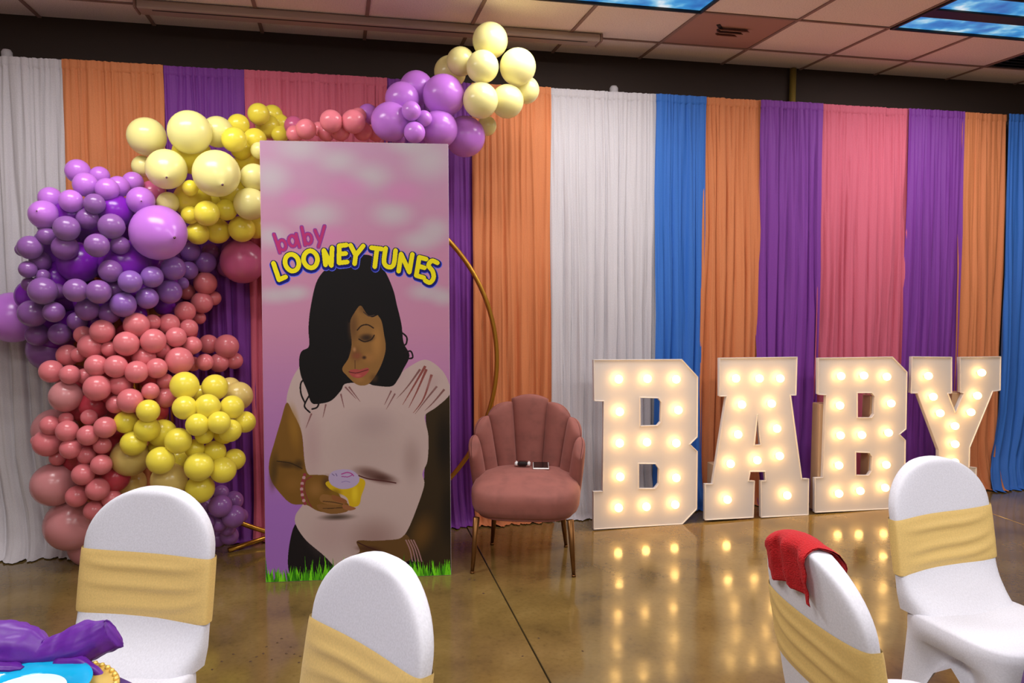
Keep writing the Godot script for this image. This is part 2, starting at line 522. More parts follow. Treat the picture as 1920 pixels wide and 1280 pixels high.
	tone(321, 796, 15, 7, Color8(184, 97, 89), 0.6, 0.0)
	fill(smooth([290, 501, 372, 491, 412, 537, 420, 611, 409, 603, 394, 589, 372, 596, 354, 585, 332, 556, 306, 589, 290, 611]), Color8(13, 9, 10))
	stroke(smooth([343, 578, 361, 592, 379, 589], false), 3.7, Color8(58, 42, 34))
	stroke(smooth([43, 315, 53, 346, 62, 376], false), 15.0, Color8(115, 52, 136))
	stroke(smooth([82, 348, 82, 358, 77, 366, 70, 367, 63, 362, 59, 353, 59, 343, 64, 336, 71, 334, 78, 339], true), 15.0, Color8(115, 52, 136))
	stroke(smooth([117, 335, 116, 345, 111, 353, 103, 354, 96, 348, 92, 339, 93, 328, 98, 321, 106, 319, 113, 325], true), 15.0, Color8(115, 52, 136))
	stroke(smooth([117, 313, 122, 335, 128, 357], false), 15.0, Color8(115, 52, 136))
	stroke(smooth([136, 290, 142, 319, 147, 350], false), 15.0, Color8(115, 52, 136))
	stroke(smooth([169, 328, 168, 338, 163, 345, 156, 346, 149, 340, 146, 330, 147, 320, 153, 313, 160, 313, 166, 318], true), 15.0, Color8(115, 52, 136))
	stroke(smooth([181, 300, 189, 320, 196, 334], false), 15.0, Color8(115, 52, 136))
	stroke(smooth([213, 286, 204, 317, 192, 356], false), 15.0, Color8(115, 52, 136))
	stroke(smooth([43, 315, 53, 346, 62, 376], false), 9.5, Color8(162, 42, 100))
	stroke(smooth([82, 348, 82, 358, 77, 366, 70, 367, 63, 362, 59, 353, 59, 343, 64, 336, 71, 334, 78, 339], true), 9.5, Color8(162, 42, 100))
	stroke(smooth([117, 335, 116, 345, 111, 353, 103, 354, 96, 348, 92, 339, 93, 328, 98, 321, 106, 319, 113, 325], true), 9.5, Color8(162, 42, 100))
	stroke(smooth([117, 313, 122, 335, 128, 357], false), 9.5, Color8(162, 42, 100))
	stroke(smooth([136, 290, 142, 319, 147, 350], false), 9.5, Color8(162, 42, 100))
	stroke(smooth([169, 328, 168, 338, 163, 345, 156, 346, 149, 340, 146, 330, 147, 320, 153, 313, 160, 313, 166, 318], true), 9.5, Color8(162, 42, 100))
	stroke(smooth([181, 300, 189, 320, 196, 334], false), 9.5, Color8(162, 42, 100))
	stroke(smooth([213, 286, 204, 317, 192, 356], false), 9.5, Color8(162, 42, 100))
	stroke(smooth([41, 418, 60, 473], false), 30.2, Color8(80, 90, 210))
	stroke(smooth([60, 473, 82, 464], false), 30.2, Color8(80, 90, 210))
	stroke(smooth([126, 410, 126, 427, 118, 440, 104, 443, 91, 436, 82, 421, 82, 404, 91, 391, 104, 387, 118, 394], true), 30.2, Color8(80, 90, 210))
	stroke(smooth([190, 401, 187, 419, 176, 430, 162, 432, 149, 423, 143, 406, 146, 389, 157, 377, 171, 376, 184, 385], true), 30.2, Color8(80, 90, 210))
	stroke(smooth([217, 423, 212, 373], false), 30.2, Color8(80, 90, 210))
	stroke(smooth([212, 373, 237, 424], false), 30.2, Color8(80, 90, 210))
	stroke(smooth([237, 424, 240, 364], false), 30.2, Color8(80, 90, 210))
	stroke(smooth([264, 357, 263, 416], false), 30.2, Color8(80, 90, 210))
	stroke(smooth([264, 357, 289, 355], false), 30.2, Color8(80, 90, 210))
	stroke(smooth([264, 386, 286, 383], false), 30.2, Color8(80, 90, 210))
	stroke(smooth([263, 416, 291, 413], false), 30.2, Color8(80, 90, 210))
	stroke(smooth([303, 355, 320, 389], false), 30.2, Color8(80, 90, 210))
	stroke(smooth([346, 358, 320, 389], false), 30.2, Color8(80, 90, 210))
	stroke(smooth([320, 389, 316, 418], false), 30.2, Color8(80, 90, 210))
	stroke(smooth([374, 364, 409, 368], false), 30.2, Color8(80, 90, 210))
	stroke(smooth([393, 366, 385, 428], false), 30.2, Color8(80, 90, 210))
	stroke(smooth([423, 366, 417, 412, 432, 430, 449, 421, 457, 372], false), 30.2, Color8(80, 90, 210))
	stroke(smooth([467, 443, 476, 384], false), 30.2, Color8(80, 90, 210))
	stroke(smooth([476, 384, 504, 446], false), 30.2, Color8(80, 90, 210))
	stroke(smooth([504, 446, 515, 385], false), 30.2, Color8(80, 90, 210))
	stroke(smooth([539, 396, 528, 458], false), 30.2, Color8(80, 90, 210))
	stroke(smooth([539, 396, 563, 401], false), 30.2, Color8(80, 90, 210))
	stroke(smooth([533, 426, 556, 431], false), 30.2, Color8(80, 90, 210))
	stroke(smooth([528, 458, 554, 466], false), 30.2, Color8(80, 90, 210))
	stroke(smooth([602, 414, 583, 407, 571, 423, 585, 444, 588, 466, 575, 482, 559, 475], false), 30.2, Color8(80, 90, 210))
	stroke(smooth([41, 416, 60, 472], false), 26.5, Color8(8, 14, 104))
	stroke(smooth([60, 472, 81, 463], false), 26.5, Color8(8, 14, 104))
	stroke(smooth([125, 408, 125, 426, 117, 439, 103, 442, 90, 435, 81, 420, 81, 403, 90, 390, 103, 386, 117, 393], true), 26.5, Color8(8, 14, 104))
	stroke(smooth([189, 400, 186, 417, 176, 429, 161, 431, 149, 422, 143, 405, 145, 388, 156, 376, 170, 375, 183, 384], true), 26.5, Color8(8, 14, 104))
	stroke(smooth([216, 422, 211, 372], false), 26.5, Color8(8, 14, 104))
	stroke(smooth([211, 372, 236, 423], false), 26.5, Color8(8, 14, 104))
	stroke(smooth([236, 423, 239, 363], false), 26.5, Color8(8, 14, 104))
	stroke(smooth([264, 356, 262, 414], false), 26.5, Color8(8, 14, 104))
	stroke(smooth([264, 356, 288, 353], false), 26.5, Color8(8, 14, 104))
	stroke(smooth([264, 385, 285, 382], false), 26.5, Color8(8, 14, 104))
	stroke(smooth([262, 414, 290, 412], false), 26.5, Color8(8, 14, 104))
	stroke(smooth([302, 354, 319, 388], false), 26.5, Color8(8, 14, 104))
	stroke(smooth([345, 357, 319, 388], false), 26.5, Color8(8, 14, 104))
	stroke(smooth([319, 388, 315, 417], false), 26.5, Color8(8, 14, 104))
	stroke(smooth([373, 363, 408, 366], false), 26.5, Color8(8, 14, 104))
	stroke(smooth([392, 365, 384, 427], false), 26.5, Color8(8, 14, 104))
	stroke(smooth([422, 365, 416, 411, 432, 428, 449, 420, 456, 371], false), 26.5, Color8(8, 14, 104))
	stroke(smooth([466, 442, 475, 383], false), 26.5, Color8(8, 14, 104))
	stroke(smooth([475, 383, 504, 445], false), 26.5, Color8(8, 14, 104))
	stroke(smooth([504, 445, 514, 384], false), 26.5, Color8(8, 14, 104))
	stroke(smooth([538, 395, 527, 457], false), 26.5, Color8(8, 14, 104))
	stroke(smooth([538, 395, 563, 400], false), 26.5, Color8(8, 14, 104))
	stroke(smooth([533, 425, 556, 430], false), 26.5, Color8(8, 14, 104))
	stroke(smooth([527, 457, 553, 465], false), 26.5, Color8(8, 14, 104))
	stroke(smooth([601, 413, 582, 406, 570, 422, 584, 443, 588, 465, 574, 481, 558, 474], false), 26.5, Color8(8, 14, 104))
	stroke(smooth([40, 412, 58, 468], false), 21.2, Color8(12, 16, 60))
	stroke(smooth([58, 468, 80, 458], false), 21.2, Color8(12, 16, 60))
	stroke(smooth([124, 404, 124, 421, 116, 434, 102, 438, 89, 431, 80, 416, 80, 398, 89, 385, 102, 382, 116, 389], true), 21.2, Color8(12, 16, 60))
	stroke(smooth([188, 396, 185, 413, 175, 425, 160, 426, 148, 417, 141, 401, 144, 384, 155, 372, 169, 370, 182, 380], true), 21.2, Color8(12, 16, 60))
	stroke(smooth([215, 417, 210, 368], false), 21.2, Color8(12, 16, 60))
	stroke(smooth([210, 368, 235, 419], false), 21.2, Color8(12, 16, 60))
	stroke(smooth([235, 419, 238, 359], false), 21.2, Color8(12, 16, 60))
	stroke(smooth([262, 352, 261, 410], false), 21.2, Color8(12, 16, 60))
	stroke(smooth([262, 352, 287, 349], false), 21.2, Color8(12, 16, 60))
	stroke(smooth([262, 380, 284, 378], false), 21.2, Color8(12, 16, 60))
	stroke(smooth([261, 410, 289, 407], false), 21.2, Color8(12, 16, 60))
	stroke(smooth([301, 350, 318, 384], false), 21.2, Color8(12, 16, 60))
	stroke(smooth([344, 352, 318, 384], false), 21.2, Color8(12, 16, 60))
	stroke(smooth([318, 384, 314, 413], false), 21.2, Color8(12, 16, 60))
	stroke(smooth([372, 358, 407, 362], false), 21.2, Color8(12, 16, 60))
	stroke(smooth([391, 361, 383, 423], false), 21.2, Color8(12, 16, 60))
	stroke(smooth([421, 360, 415, 407, 430, 424, 448, 415, 455, 367], false), 21.2, Color8(12, 16, 60))
	stroke(smooth([465, 438, 474, 379], false), 21.2, Color8(12, 16, 60))
	stroke(smooth([474, 379, 502, 441], false), 21.2, Color8(12, 16, 60))
	stroke(smooth([502, 441, 513, 380], false), 21.2, Color8(12, 16, 60))
	stroke(smooth([537, 390, 526, 453], false), 21.2, Color8(12, 16, 60))
	stroke(smooth([537, 390, 561, 396], false), 21.2, Color8(12, 16, 60))
	stroke(smooth([532, 420, 555, 426], false), 21.2, Color8(12, 16, 60))
	stroke(smooth([526, 453, 552, 460], false), 21.2, Color8(12, 16, 60))
	stroke(smooth([600, 409, 581, 402, 569, 418, 583, 438, 586, 461, 573, 477, 557, 470], false), 21.2, Color8(12, 16, 60))
	stroke(smooth([40, 412, 58, 468], false), 16.1, Color8(216, 205, 14))
	stroke(smooth([58, 468, 80, 458], false), 16.1, Color8(216, 205, 14))
	stroke(smooth([124, 404, 124, 421, 116, 434, 102, 438, 89, 431, 80, 416, 80, 398, 89, 385, 102, 382, 116, 389], true), 16.1, Color8(216, 205, 14))
	stroke(smooth([188, 396, 185, 413, 175, 425, 160, 426, 148, 417, 141, 401, 144, 384, 155, 372, 169, 370, 182, 380], true), 16.1, Color8(216, 205, 14))
	stroke(smooth([215, 417, 210, 368], false), 16.1, Color8(216, 205, 14))
	stroke(smooth([210, 368, 235, 419], false), 16.1, Color8(216, 205, 14))
	stroke(smooth([235, 419, 238, 359], false), 16.1, Color8(216, 205, 14))
	stroke(smooth([262, 352, 261, 410], false), 16.1, Color8(216, 205, 14))
	stroke(smooth([262, 352, 287, 349], false), 16.1, Color8(216, 205, 14))
	stroke(smooth([262, 380, 284, 378], false), 16.1, Color8(216, 205, 14))
	stroke(smooth([261, 410, 289, 407], false), 16.1, Color8(216, 205, 14))
	stroke(smooth([301, 350, 318, 384], false), 16.1, Color8(216, 205, 14))
	stroke(smooth([344, 352, 318, 384], false), 16.1, Color8(216, 205, 14))
	stroke(smooth([318, 384, 314, 413], false), 16.1, Color8(216, 205, 14))
	stroke(smooth([372, 358, 407, 362], false), 16.1, Color8(216, 205, 14))
	stroke(smooth([391, 361, 383, 423], false), 16.1, Color8(216, 205, 14))
	stroke(smooth([421, 360, 415, 407, 430, 424, 448, 415, 455, 367], false), 16.1, Color8(216, 205, 14))
	stroke(smooth([465, 438, 474, 379], false), 16.1, Color8(216, 205, 14))
	stroke(smooth([474, 379, 502, 441], false), 16.1, Color8(216, 205, 14))
	stroke(smooth([502, 441, 513, 380], false), 16.1, Color8(216, 205, 14))
	stroke(smooth([537, 390, 526, 453], false), 16.1, Color8(216, 205, 14))
	stroke(smooth([537, 390, 561, 396], false), 16.1, Color8(216, 205, 14))
	stroke(smooth([532, 420, 555, 426], false), 16.1, Color8(216, 205, 14))
	stroke(smooth([526, 453, 552, 460], false), 16.1, Color8(216, 205, 14))
	stroke(smooth([600, 409, 581, 402, 569, 418, 583, 438, 586, 461, 573, 477, 557, 470], false), 16.1, Color8(216, 205, 14))
	# grass along the bottom
	var g := RandomNumberGenerator.new()
	g.seed = 5
	for k in 260:
		var x := g.randf() * PW
		var h := 22 + g.randf() * 40 + (30 if g.randf() < 0.12 else 0)
		var lean := g.randf_range(-12, 12)
		var w := g.randf_range(3, 6)
		var c := Color8(40, 110, 10).lerp(Color8(120, 214, 30), g.randf())
		fill([Vector2(x - w, PH), Vector2(x + lean, PH - h), Vector2(x + w, PH)], c)
	return ImageTexture.create_from_image(im)

# ---------------------------------------------------------------- builders
func drape(label: String, x0: float, x1: float, m: Material, seed_: int, z0: float, pool := 0.1, shift := 0.0) -> void:
	var t := thing("drape", label, "drape", Vector3((x0 + x1) / 2, 0, z0), 0, "")
	var n := FastNoiseLite.new()
	n.seed = seed_
	n.frequency = 1.0
	var w := x1 - x0
	var cols := int(w / 0.006)
	var ys := [2.872, 2.85, 2.82, 2.7, 2.5, 2.25, 2.0, 1.7, 1.4, 1.1, 0.85, 0.6, 0.4, 0.25, 0.15, 0.08, 0.035, 0.012]
	var shared := FastNoiseLite.new()
	shared.seed = 99
	shared.frequency = 1.0
	var f := func(s: float, y: float) -> Vector2:
		var k := clampf((2.85 - y) / 1.3, 0.0, 1.0)
		var g := s + x0
		var ss := s + 0.05 * n.get_noise_2d(s * 6.0, y * 0.22) + 0.014 * n.get_noise_2d(s * 19.0 + 40.0, y * 0.5)
		# round folds with narrow creases between them
		var fine := pow(absf(sin(ss * PI / 0.036 + seed_)), 0.65) * 0.025 * (0.75 + 0.5 * n.get_noise_2d(s * 14.0, 3.0 + y * 0.3)) * (1.0 - 0.45 * k)
		var wide := pow(absf(sin(ss * PI / 0.078 + seed_ * 2.0)), 0.65) * 0.046 * k
		var a := fine + wide + 0.035 * k * n.get_noise_2d(s * 4.5, y * 0.4 + 9.0) + 0.012 * shared.get_noise_2d(g * 3.0, y * 0.2)
		return Vector2(a, 0.005 * n.get_noise_2d(s * 20.0, y))
	var rows := []
	for y in ys:
		var row := []
		for j in cols + 1:
			var s := float(j) / cols * w
			var d: Vector2 = f.call(s, y)
			var low := clampf((0.5 - y) / 0.5, 0.0, 1.0)
			var x := (s - w / 2) * (1.0 + 0.012 * low * low) + d.y + shift * low * smoothstep(0.0, 1.0, s / w if shift > 0 else 1.0 - s / w)
			var z := d.x + pool * pow(low, 3.0) * (1.0 + 0.35 * shared.get_noise_2d((s + x0) * 5.0, 1.0)) + 0.022 * low * shared.get_noise_2d((s + x0) * 10.0, y * 12.0)
			var yy: float = y + (0.0 if y > 0.3 else 0.014 * maxf(0.0, shared.get_noise_2d((s + x0) * 14.0, y * 30.0)))
			row.append(Vector3(x, yy, z))
		rows.append(row)
	# the hem lies on the floor
	var last: Array = rows[rows.size() - 1]
	var hem := []
	for j in last.size(): hem.append(last[j] + Vector3(0, -0.006, 0.03 + 0.02 * n.get_noise_2d(j * 0.12, 5.0)))
	rows.append(hem)
	var s := st_new()
	add_grid(s, rows)
	obj("cloth", done(s), m, t)
	# gathered header above the rod pocket
	rows = []
	for h in [[2.920, 0.002], [2.908, 0.003], [2.895, 0.004], [2.882, 0.005], [2.872, 0.004], [2.864, 0.0]]:
		var row := []
		for j in cols + 1:
			var u := float(j) / cols * w
			var d: Vector2 = f.call(u, 2.85)
			row.append(Vector3(u - w / 2, h[0] + 0.004 * n.get_noise_2d(u * 30.0, 0.0), h[1] + d.x * 0.6 + 0.004))
		rows.append(row)
	s = st_new()
	add_grid(s, rows)
	obj("header", done(s), m, t)

func balloon(tone_name: String, x: float, y: float, z: float, r: float, label: String, group: String, toward := Vector3.ZERO) -> void:
	var o := obj("balloon", balloon_mesh, M[tone_name])
	tag(o, label + "", "balloon", group)
	var p := Vector3(x, y, z) * 0.001
	var dir := toward
	if dir == Vector3.ZERO:
		dir = Vector3(rng.randf_range(-0.6, 0.6), rng.randf_range(-0.5, 0.5), -1.0)
	dir = dir.normalized()
	# the balloon's neck points along its own -y
	var up := -dir
	var side := up.cross(Vector3(0.31, 0.2, 0.93)).normalized()
	o.transform = Transform3D(Basis(side, up, side.cross(up)).scaled(Vector3.ONE * r * 0.001), p)
	if toward != Vector3.ZERO:
		obj("knot", knot_mesh, M.knot, o)

# trapezoids between the rows of an even-odd polygon set: a face with holes
func add_face(s: SurfaceTool, polys: Array, z: float, front := true) -> void:
	var ys := []
	for p in polys:
		for v in p:
			if not ys.any(func(q): return absf(q - v.y) < 1e-6): ys.append(v.y)
	ys.sort()
	s.set_smooth_group(-1)
	for i in ys.size() - 1:
		var y0: float = ys[i]
		var y1: float = ys[i + 1]
		var ym := (y0 + y1) / 2
		var ed := []
		for p in polys:
			for k in p.size():
				var a: Vector2 = p[k]
				var b: Vector2 = p[(k + 1) % p.size()]
				if (a.y <= ym) != (b.y <= ym):
					var xa := a.x + (y0 - a.y) / (b.y - a.y) * (b.x - a.x)
					var xb := a.x + (y1 - a.y) / (b.y - a.y) * (b.x - a.x)
					ed.append([(xa + xb) / 2, xa, xb])
		ed.sort_custom(func(a, b): return a[0] < b[0])
		for k in range(0, ed.size() - 1, 2):
			var q := [Vector3(ed[k][1], y0, z), Vector3(ed[k][2], y1, z), Vector3(ed[k + 1][2], y1, z), Vector3(ed[k + 1][1], y0, z)]
			if not front: q.reverse()
			for n in [0, 1, 2, 0, 2, 3]: s.add_vertex(q[n])

func area2(p: PackedVector2Array) -> float:
	var a := 0.0
	for i in p.size(): a += p[i].cross(p[(i + 1) % p.size()])
	return a

func add_walls(s: SurfaceTool, p: PackedVector2Array, z0: float, z1: float, outward: bool) -> void:
	s.set_smooth_group(-1)
	var ccw := area2(p) > 0
	for i in p.size():
		var a := p[i]
		var b := p[(i + 1) % p.size()]
		var q := [Vector3(a.x, a.y, z0), Vector3(a.x, a.y, z1), Vector3(b.x, b.y, z1), Vector3(b.x, b.y, z0)]
		if ccw == outward: q.reverse()
		for n in [0, 1, 2, 0, 2, 3]: s.add_vertex(q[n])

func marquee(label: String, at: Vector3, outline: Array, holes: Array, bulbs: Array, braces: Array) -> void:
	var t := thing("marquee_letter", label, "letter", at, 0, "marquee letters by the drapes")
	var polys := [v2s(outline)]
	for h in holes: polys.append(v2s(h))
	var s := st_new()
	add_face(s, polys, 0.0)
	add_face(s, polys, -0.028, false)
	for k in polys.size(): add_walls(s, polys[k], 0.0, -0.028, k == 0)
	obj("face", done(s), M.letter, t)
	for r in braces:
		obj("back_brace", box_mesh(Vector3((r[0] + r[2]) * 0.0005, (r[1] + r[3]) * 0.0005, -0.075), Vector3((r[2] - r[0]) * 0.001, (r[3] - r[1]) * 0.001, 0.09), 0.003), M.letter_side, t)
	# thin raised edge
	s = st_new()
	for p in polys:
		for i in p.size():
			var a: Vector2 = p[i]
			var b: Vector2 = p[(i + 1) % p.size()]
			var d := (b - a)
			if d.length() < 0.003: continue
			var ax := Vector3(d.x, d.y, 0).normalized()
			add_box(s, Vector3((a.x + b.x) / 2, (a.y + b.y) / 2, 0.002), Vector3(d.length() + 0.004, 0.006, 0.008), 0.001, Basis(ax, Vector3(-ax.y, ax.x, 0), Vector3(0, 0, 1)))
	obj("edge_trim", done(s), M.letter, t)
	for i in range(0, bulbs.size(), 2):
		var bp := Vector3(bulbs[i] * 0.001, bulbs[i + 1] * 0.001, 0.0)
		var so := obj("socket", M.socket_mesh, M.socket, t)
		so.position = bp
		var bu := obj("bulb", M.bulb_mesh, M.bulb, t)
		bu.position = bp
		var l := OmniLight3D.new()
		l.name = "bulb_light"
		l.light_color = Color(1.0, 0.72, 0.38)
		l.light_energy = BULB_POWER
		l.light_size = 0.02
		l.omni_range = 12
		l.omni_attenuation = 2
		l.shadow_enabled = true
		t.add_child(l, true)
		l.position = bp + Vector3(0, 0, 0.036)

func super_ring(y: float, hw: float, t: float, zc: float, seg := 48, p := 2.6, extra = null) -> Array:
	var row := []
	for j in seg:
		var a := -TAU * j / seg
		var c := cos(a)
		var sn := sin(a)
		var v := Vector3(signf(c) * pow(absf(c), 2.0 / p) * hw, y, zc + signf(sn) * pow(absf(sn), 2.0 / p) * t)
		if extra != null: v = extra.call(v, a)
		row.append(v)
	return row

func back_half(y: float) -> float:
	if y <= 0.80: return 0.218 - 0.010 * clampf((0.52 - y) / 0.06, 0, 1)
	return 0.218 * sqrt(maxf(0.0, 1.0 - pow((y - 0.80) / 0.175, 2.0)))

func back_z(y: float) -> float:
	return -0.185 - 0.095 * (y - 0.45) / 0.525

func covered_chair(label: String, at: Vector3, turn: float, tilt: float, seed_: int) -> Node3D:
	var t := thing("banquet_chair", label, "chair", at, turn, "banquet chairs in white stretch covers")
	# back: a rounded slab with a domed top
	var s := st_new()
	var rows := []
	var ys := []
	for k in 19: ys.append(0.468 + 0.332 * k / 18.0)
	for k in range(1, 15): ys.append(0.80 + 0.175 * sin(PI / 2 * k / 15.0))
	ys.append(0.9745)
	for y in ys:
		var hw := back_half(y)
		var th := 0.032 * minf(1.0, pow(maxf(hw, 0.0001) / 0.09, 0.5))
		rows.append(super_ring(y, hw, th, back_z(y), 72, 4.2, func(v: Vector3, _a: float) -> Vector3:
			var low := clampf((0.62 - v.y) / 0.15, 0.0, 1.0)
			if sin(_a) > 0.0: v.z += 0.13 * low * low * sin(_a)
			v.z += 0.018 * pow(v.x / 0.22, 2.0)   # slightly dished
			return v))
	rows.reverse()
	add_fan(s, rows[0], true)
	add_grid(s, rows, true)
	obj("back_cover", done(s), M.spandex, t)
	# seat and stretched skirt with arched hems
	s = st_new()
	rows = []
	var plan := func(a: float, grow: float) -> Vector3:
		var c := cos(a)
		var sn := sin(a)
		return Vector3(signf(c) * pow(absf(c), 0.5) * (0.215 + grow), 0, 0.01 + signf(sn) * pow(absf(sn), 0.5) * (0.225 + grow))
	for k in [[0.478, -0.20], [0.484, -0.12], [0.484, -0.06], [0.480, -0.018], [0.476, -0.006], [0.468, 0.0], [0.44, 0.001], [0.40, 0.0]]:
		var row := []
		for j in 64:
			var a := -TAU * j / 64
			var v: Vector3 = plan.call(a, k[1])
			v.y = k[0]
			row.append(v)
		rows.append(row)
	for k in range(1, 15):
		var f := k / 14.0
		var row := []
		for j in 64:
			var a := -TAU * j / 64
			var corner := pow(absf(sin(2.0 * a)), 1.3)
			var v: Vector3 = plan.call(a, -0.055 * sin(PI * f) * (1.0 - corner) + 0.02 * f * corner - 0.03 * f * (1.0 - corner))
			var hem := 0.012 + 0.33 * pow(1.0 - corner, 1.2)
			v.y = lerpf(0.40, hem, f)
			row.append(v)
		rows.append(row)
	add_fan(s, rows[0], true)
	add_grid(s, rows, true)
	obj("seat_cover", done(s), M.spandex, t)
	# sash: a band with pulled folds, round the back
	var n := FastNoiseLite.new()
	n.seed = seed_
	n.frequency = 1.0
	s = st_new()
	rows = []
	for k in 25:
		var f := k / 24.0
		var row := []
		for j in 96:
			var a := -TAU * j / 96
			var c := cos(a)
			var y := lerpf(0.60, 0.788, f) + tilt * c
			var hw := back_half(minf(y, 0.8)) + 0.006
			var edge := pow(sin(PI * clampf(f, 0.0, 1.0)), 0.3)
			var sn := sin(a)
			var v := Vector3(signf(c) * pow(absf(c), 2.0 / 4.2) * hw, y, 0)
			var ridge := 0.0
			var side := 1.0 if sn > 0 else -1.0
			for q in 3:
				var yc := 0.632 + 0.055 * q + 0.022 * n.get_noise_2d(q * 7.0, side * 3.0) + (0.02 + 0.05 * n.get_noise_2d(q * 3.0, 8.0 + side)) * c + 0.02 * c * c
				var len_ := exp(-pow((c - 0.5 * n.get_noise_2d(q * 5.0, 20.0)) / 0.6, 2.0))
				var dd := (y - tilt * c - yc) / 0.012
				ridge += len_ * (exp(-dd * dd) * 0.007 - exp(-pow(dd + 1.6, 2.0)) * 0.002)
			var th := 0.0335 + 0.005 * edge + ridge * minf(1.0, absf(sn) * 2.0)
			v.z = back_z(y) + signf(sn) * pow(absf(sn), 2.0 / 4.2) * th + 0.018 * pow(v.x / 0.22, 2.0)
			row.append(v)
		rows.append(row)
	rows.reverse()
	add_grid(s, rows, true)
	obj("sash", done(s), M.sash, t)
	# hidden frame feet under the cover's pockets
	for sx in [-1, 1]:
		for sz in [-1, 1]:
			s = st_new()
			add_lathe(s, [Vector2(0.0001, 0.02), Vector2(0.016, 0.02), Vector2(0.018, 0.001), Vector2(0.0001, 0.0)], Vector3(sx * 0.185, 0, 0.01 + sz * 0.195), 14)
			obj("foot_cap", done(s), M.dark_metal, t)
	return t

func scallop_chair() -> void:
	var t := thing("scallop_chair", "dusty pink velvet accent chair with a fluted shell back and metal legs", "chair", Vector3(1.062, 0, -4.315), deg_to_rad(-18))
	var s := st_new()
	# seat cushion: thick, rounded, front edge full
	var rows := []
	var prof := [[0.518, 0.02], [0.516, 0.30], [0.508, 0.62], [0.494, 0.82], [0.470, 0.94], [0.435, 0.995], [0.395, 1.0], [0.350, 0.985], [0.322, 0.95], [0.306, 0.88], [0.302, 0.7]]
	for k in prof:
		var row := []
		for j in 64:
			var a := -TAU * j / 64
			var c := cos(a)
			var sn := sin(a)
			var p := 0.62 if sn > 0 else 0.95
			var v := Vector3(signf(c) * pow(absf(c), 0.62) * 0.315 * k[1], k[0], -0.02 + signf(sn) * pow(absf(sn), p) * 0.30 * k[1])
			if k[0] > 0.45: v.y += 0.004 * sin(v.x * 21.0 + v.z * 9.0) - 0.02 * maxf(0.0, v.z) / 0.3
			row.append(v)
		rows.append(row)
	add_fan(s, rows[0], true)
	add_grid(s, rows, true)
	add_fan(s, rows[rows.size() - 1], false)
	obj("seat_cushion", done(s), M.velvet, t)
	# piping under the cushion
	s = st_new()
	var ring := []
	for j in 48:
		var a := -TAU * j / 48
		var c := cos(a)
		var sn := sin(a)
		ring.append(Vector3(signf(c) * pow(absf(c), 0.62) * 0.27, 0.300, -0.02 + signf(sn) * pow(absf(sn), 0.7) * 0.255))
	add_tube(s, ring, [0.009], 8, true)
	obj("seat_rail", done(s), M.velvet, t)
	# seven channels of the shell back, each a stuffed pillow
	var edges := [-114.0, -80.0, -50.0, -19.0, 19.0, 50.0, 80.0, 114.0]
	var tops := [0.685, 0.788, 0.872, 0.928, 0.872, 0.788, 0.685]
	for i in 7:
		var fall: float = [0.055, 0.047, 0.036, 0.0, 0.036, 0.047, 0.055][i]
		s = st_new()
		var a0: float = edges[i]
		var a1: float = edges[i + 1]
		var front := []
		var back := []
		for r in 19:
			var f := r / 18.0
			var fr := []
			var br := []
			for q in 13:
				var u := q / 6.0 - 1.0
				var h0: float = tops[i] - 0.026 * u * u
				# outer channels lean with the fan of the shell
				h0 -= signf(float(i) - 3.0) * u * fall
				var fc := sin(f * PI / 2) if f > 0.0 else 0.0
				var y := lerpf(0.33, h0, fc)
				var hgt := (y - 0.33) / 0.6
				var squeeze := lerpf(0.74, 1.0, clampf(hgt / 0.9, 0, 1))
				var am := (a0 + a1) / 2
				var ang := deg_to_rad((am + (a1 - a0) / 2 * u * 1.02) * squeeze)
				var rad := 0.275 + 0.05 * hgt
				var bul := sqrt(maxf(0.0, 1.0 - u * u * 0.97)) * sqrt(maxf(0.0, 1.0 - pow(f, 5.0)))
				var ri := rad + 0.012 - 0.052 * bul
				var ro := rad + 0.014 + 0.022 * bul
				var dirv := Vector3(sin(ang) * 1.02, 0, -cos(ang) * 0.96)
				fr.append(Vector3(0, y, 0) + dirv * ri)
				br.append(Vector3(0, y, 0) + dirv * ro)
			front.append(fr)
			back.append(br)
		front.reverse()
		back.reverse()
		add_grid(s, front)
		for r in back.size(): back[r].reverse()
		add_grid(s, back)
		var l := []
		var rr := []
		for r in 19:
			l.append([back[r][12], front[r][0]])
			rr.append([front[r][12], back[r][0]])
		add_grid(s, l)
		add_grid(s, rr)
		obj("back_channel", done(s), M.velvet, t)
	for l in [[-0.262, 0.235, -0.282, 0.262], [0.262, 0.235, 0.282, 0.262], [-0.20, -0.17, -0.228, -0.222], [0.20, -0.17, 0.228, -0.222]]:
		s = st_new()
		add_tube(s, [Vector3(l[0], 0.31, l[1]), Vector3(l[0] * 0.4 + l[2] * 0.6, 0.12, l[1] * 0.4 + l[3] * 0.6), Vector3(l[2], 0.012, l[3])], [0.019, 0.014, 0.010], 14)
		add_tube(s, [Vector3(l[2], 0.012, l[3]), Vector3(l[2], 0.0, l[3])], [0.012, 0.012], 14)
		obj("leg", done(s), M.brass_leg, t)

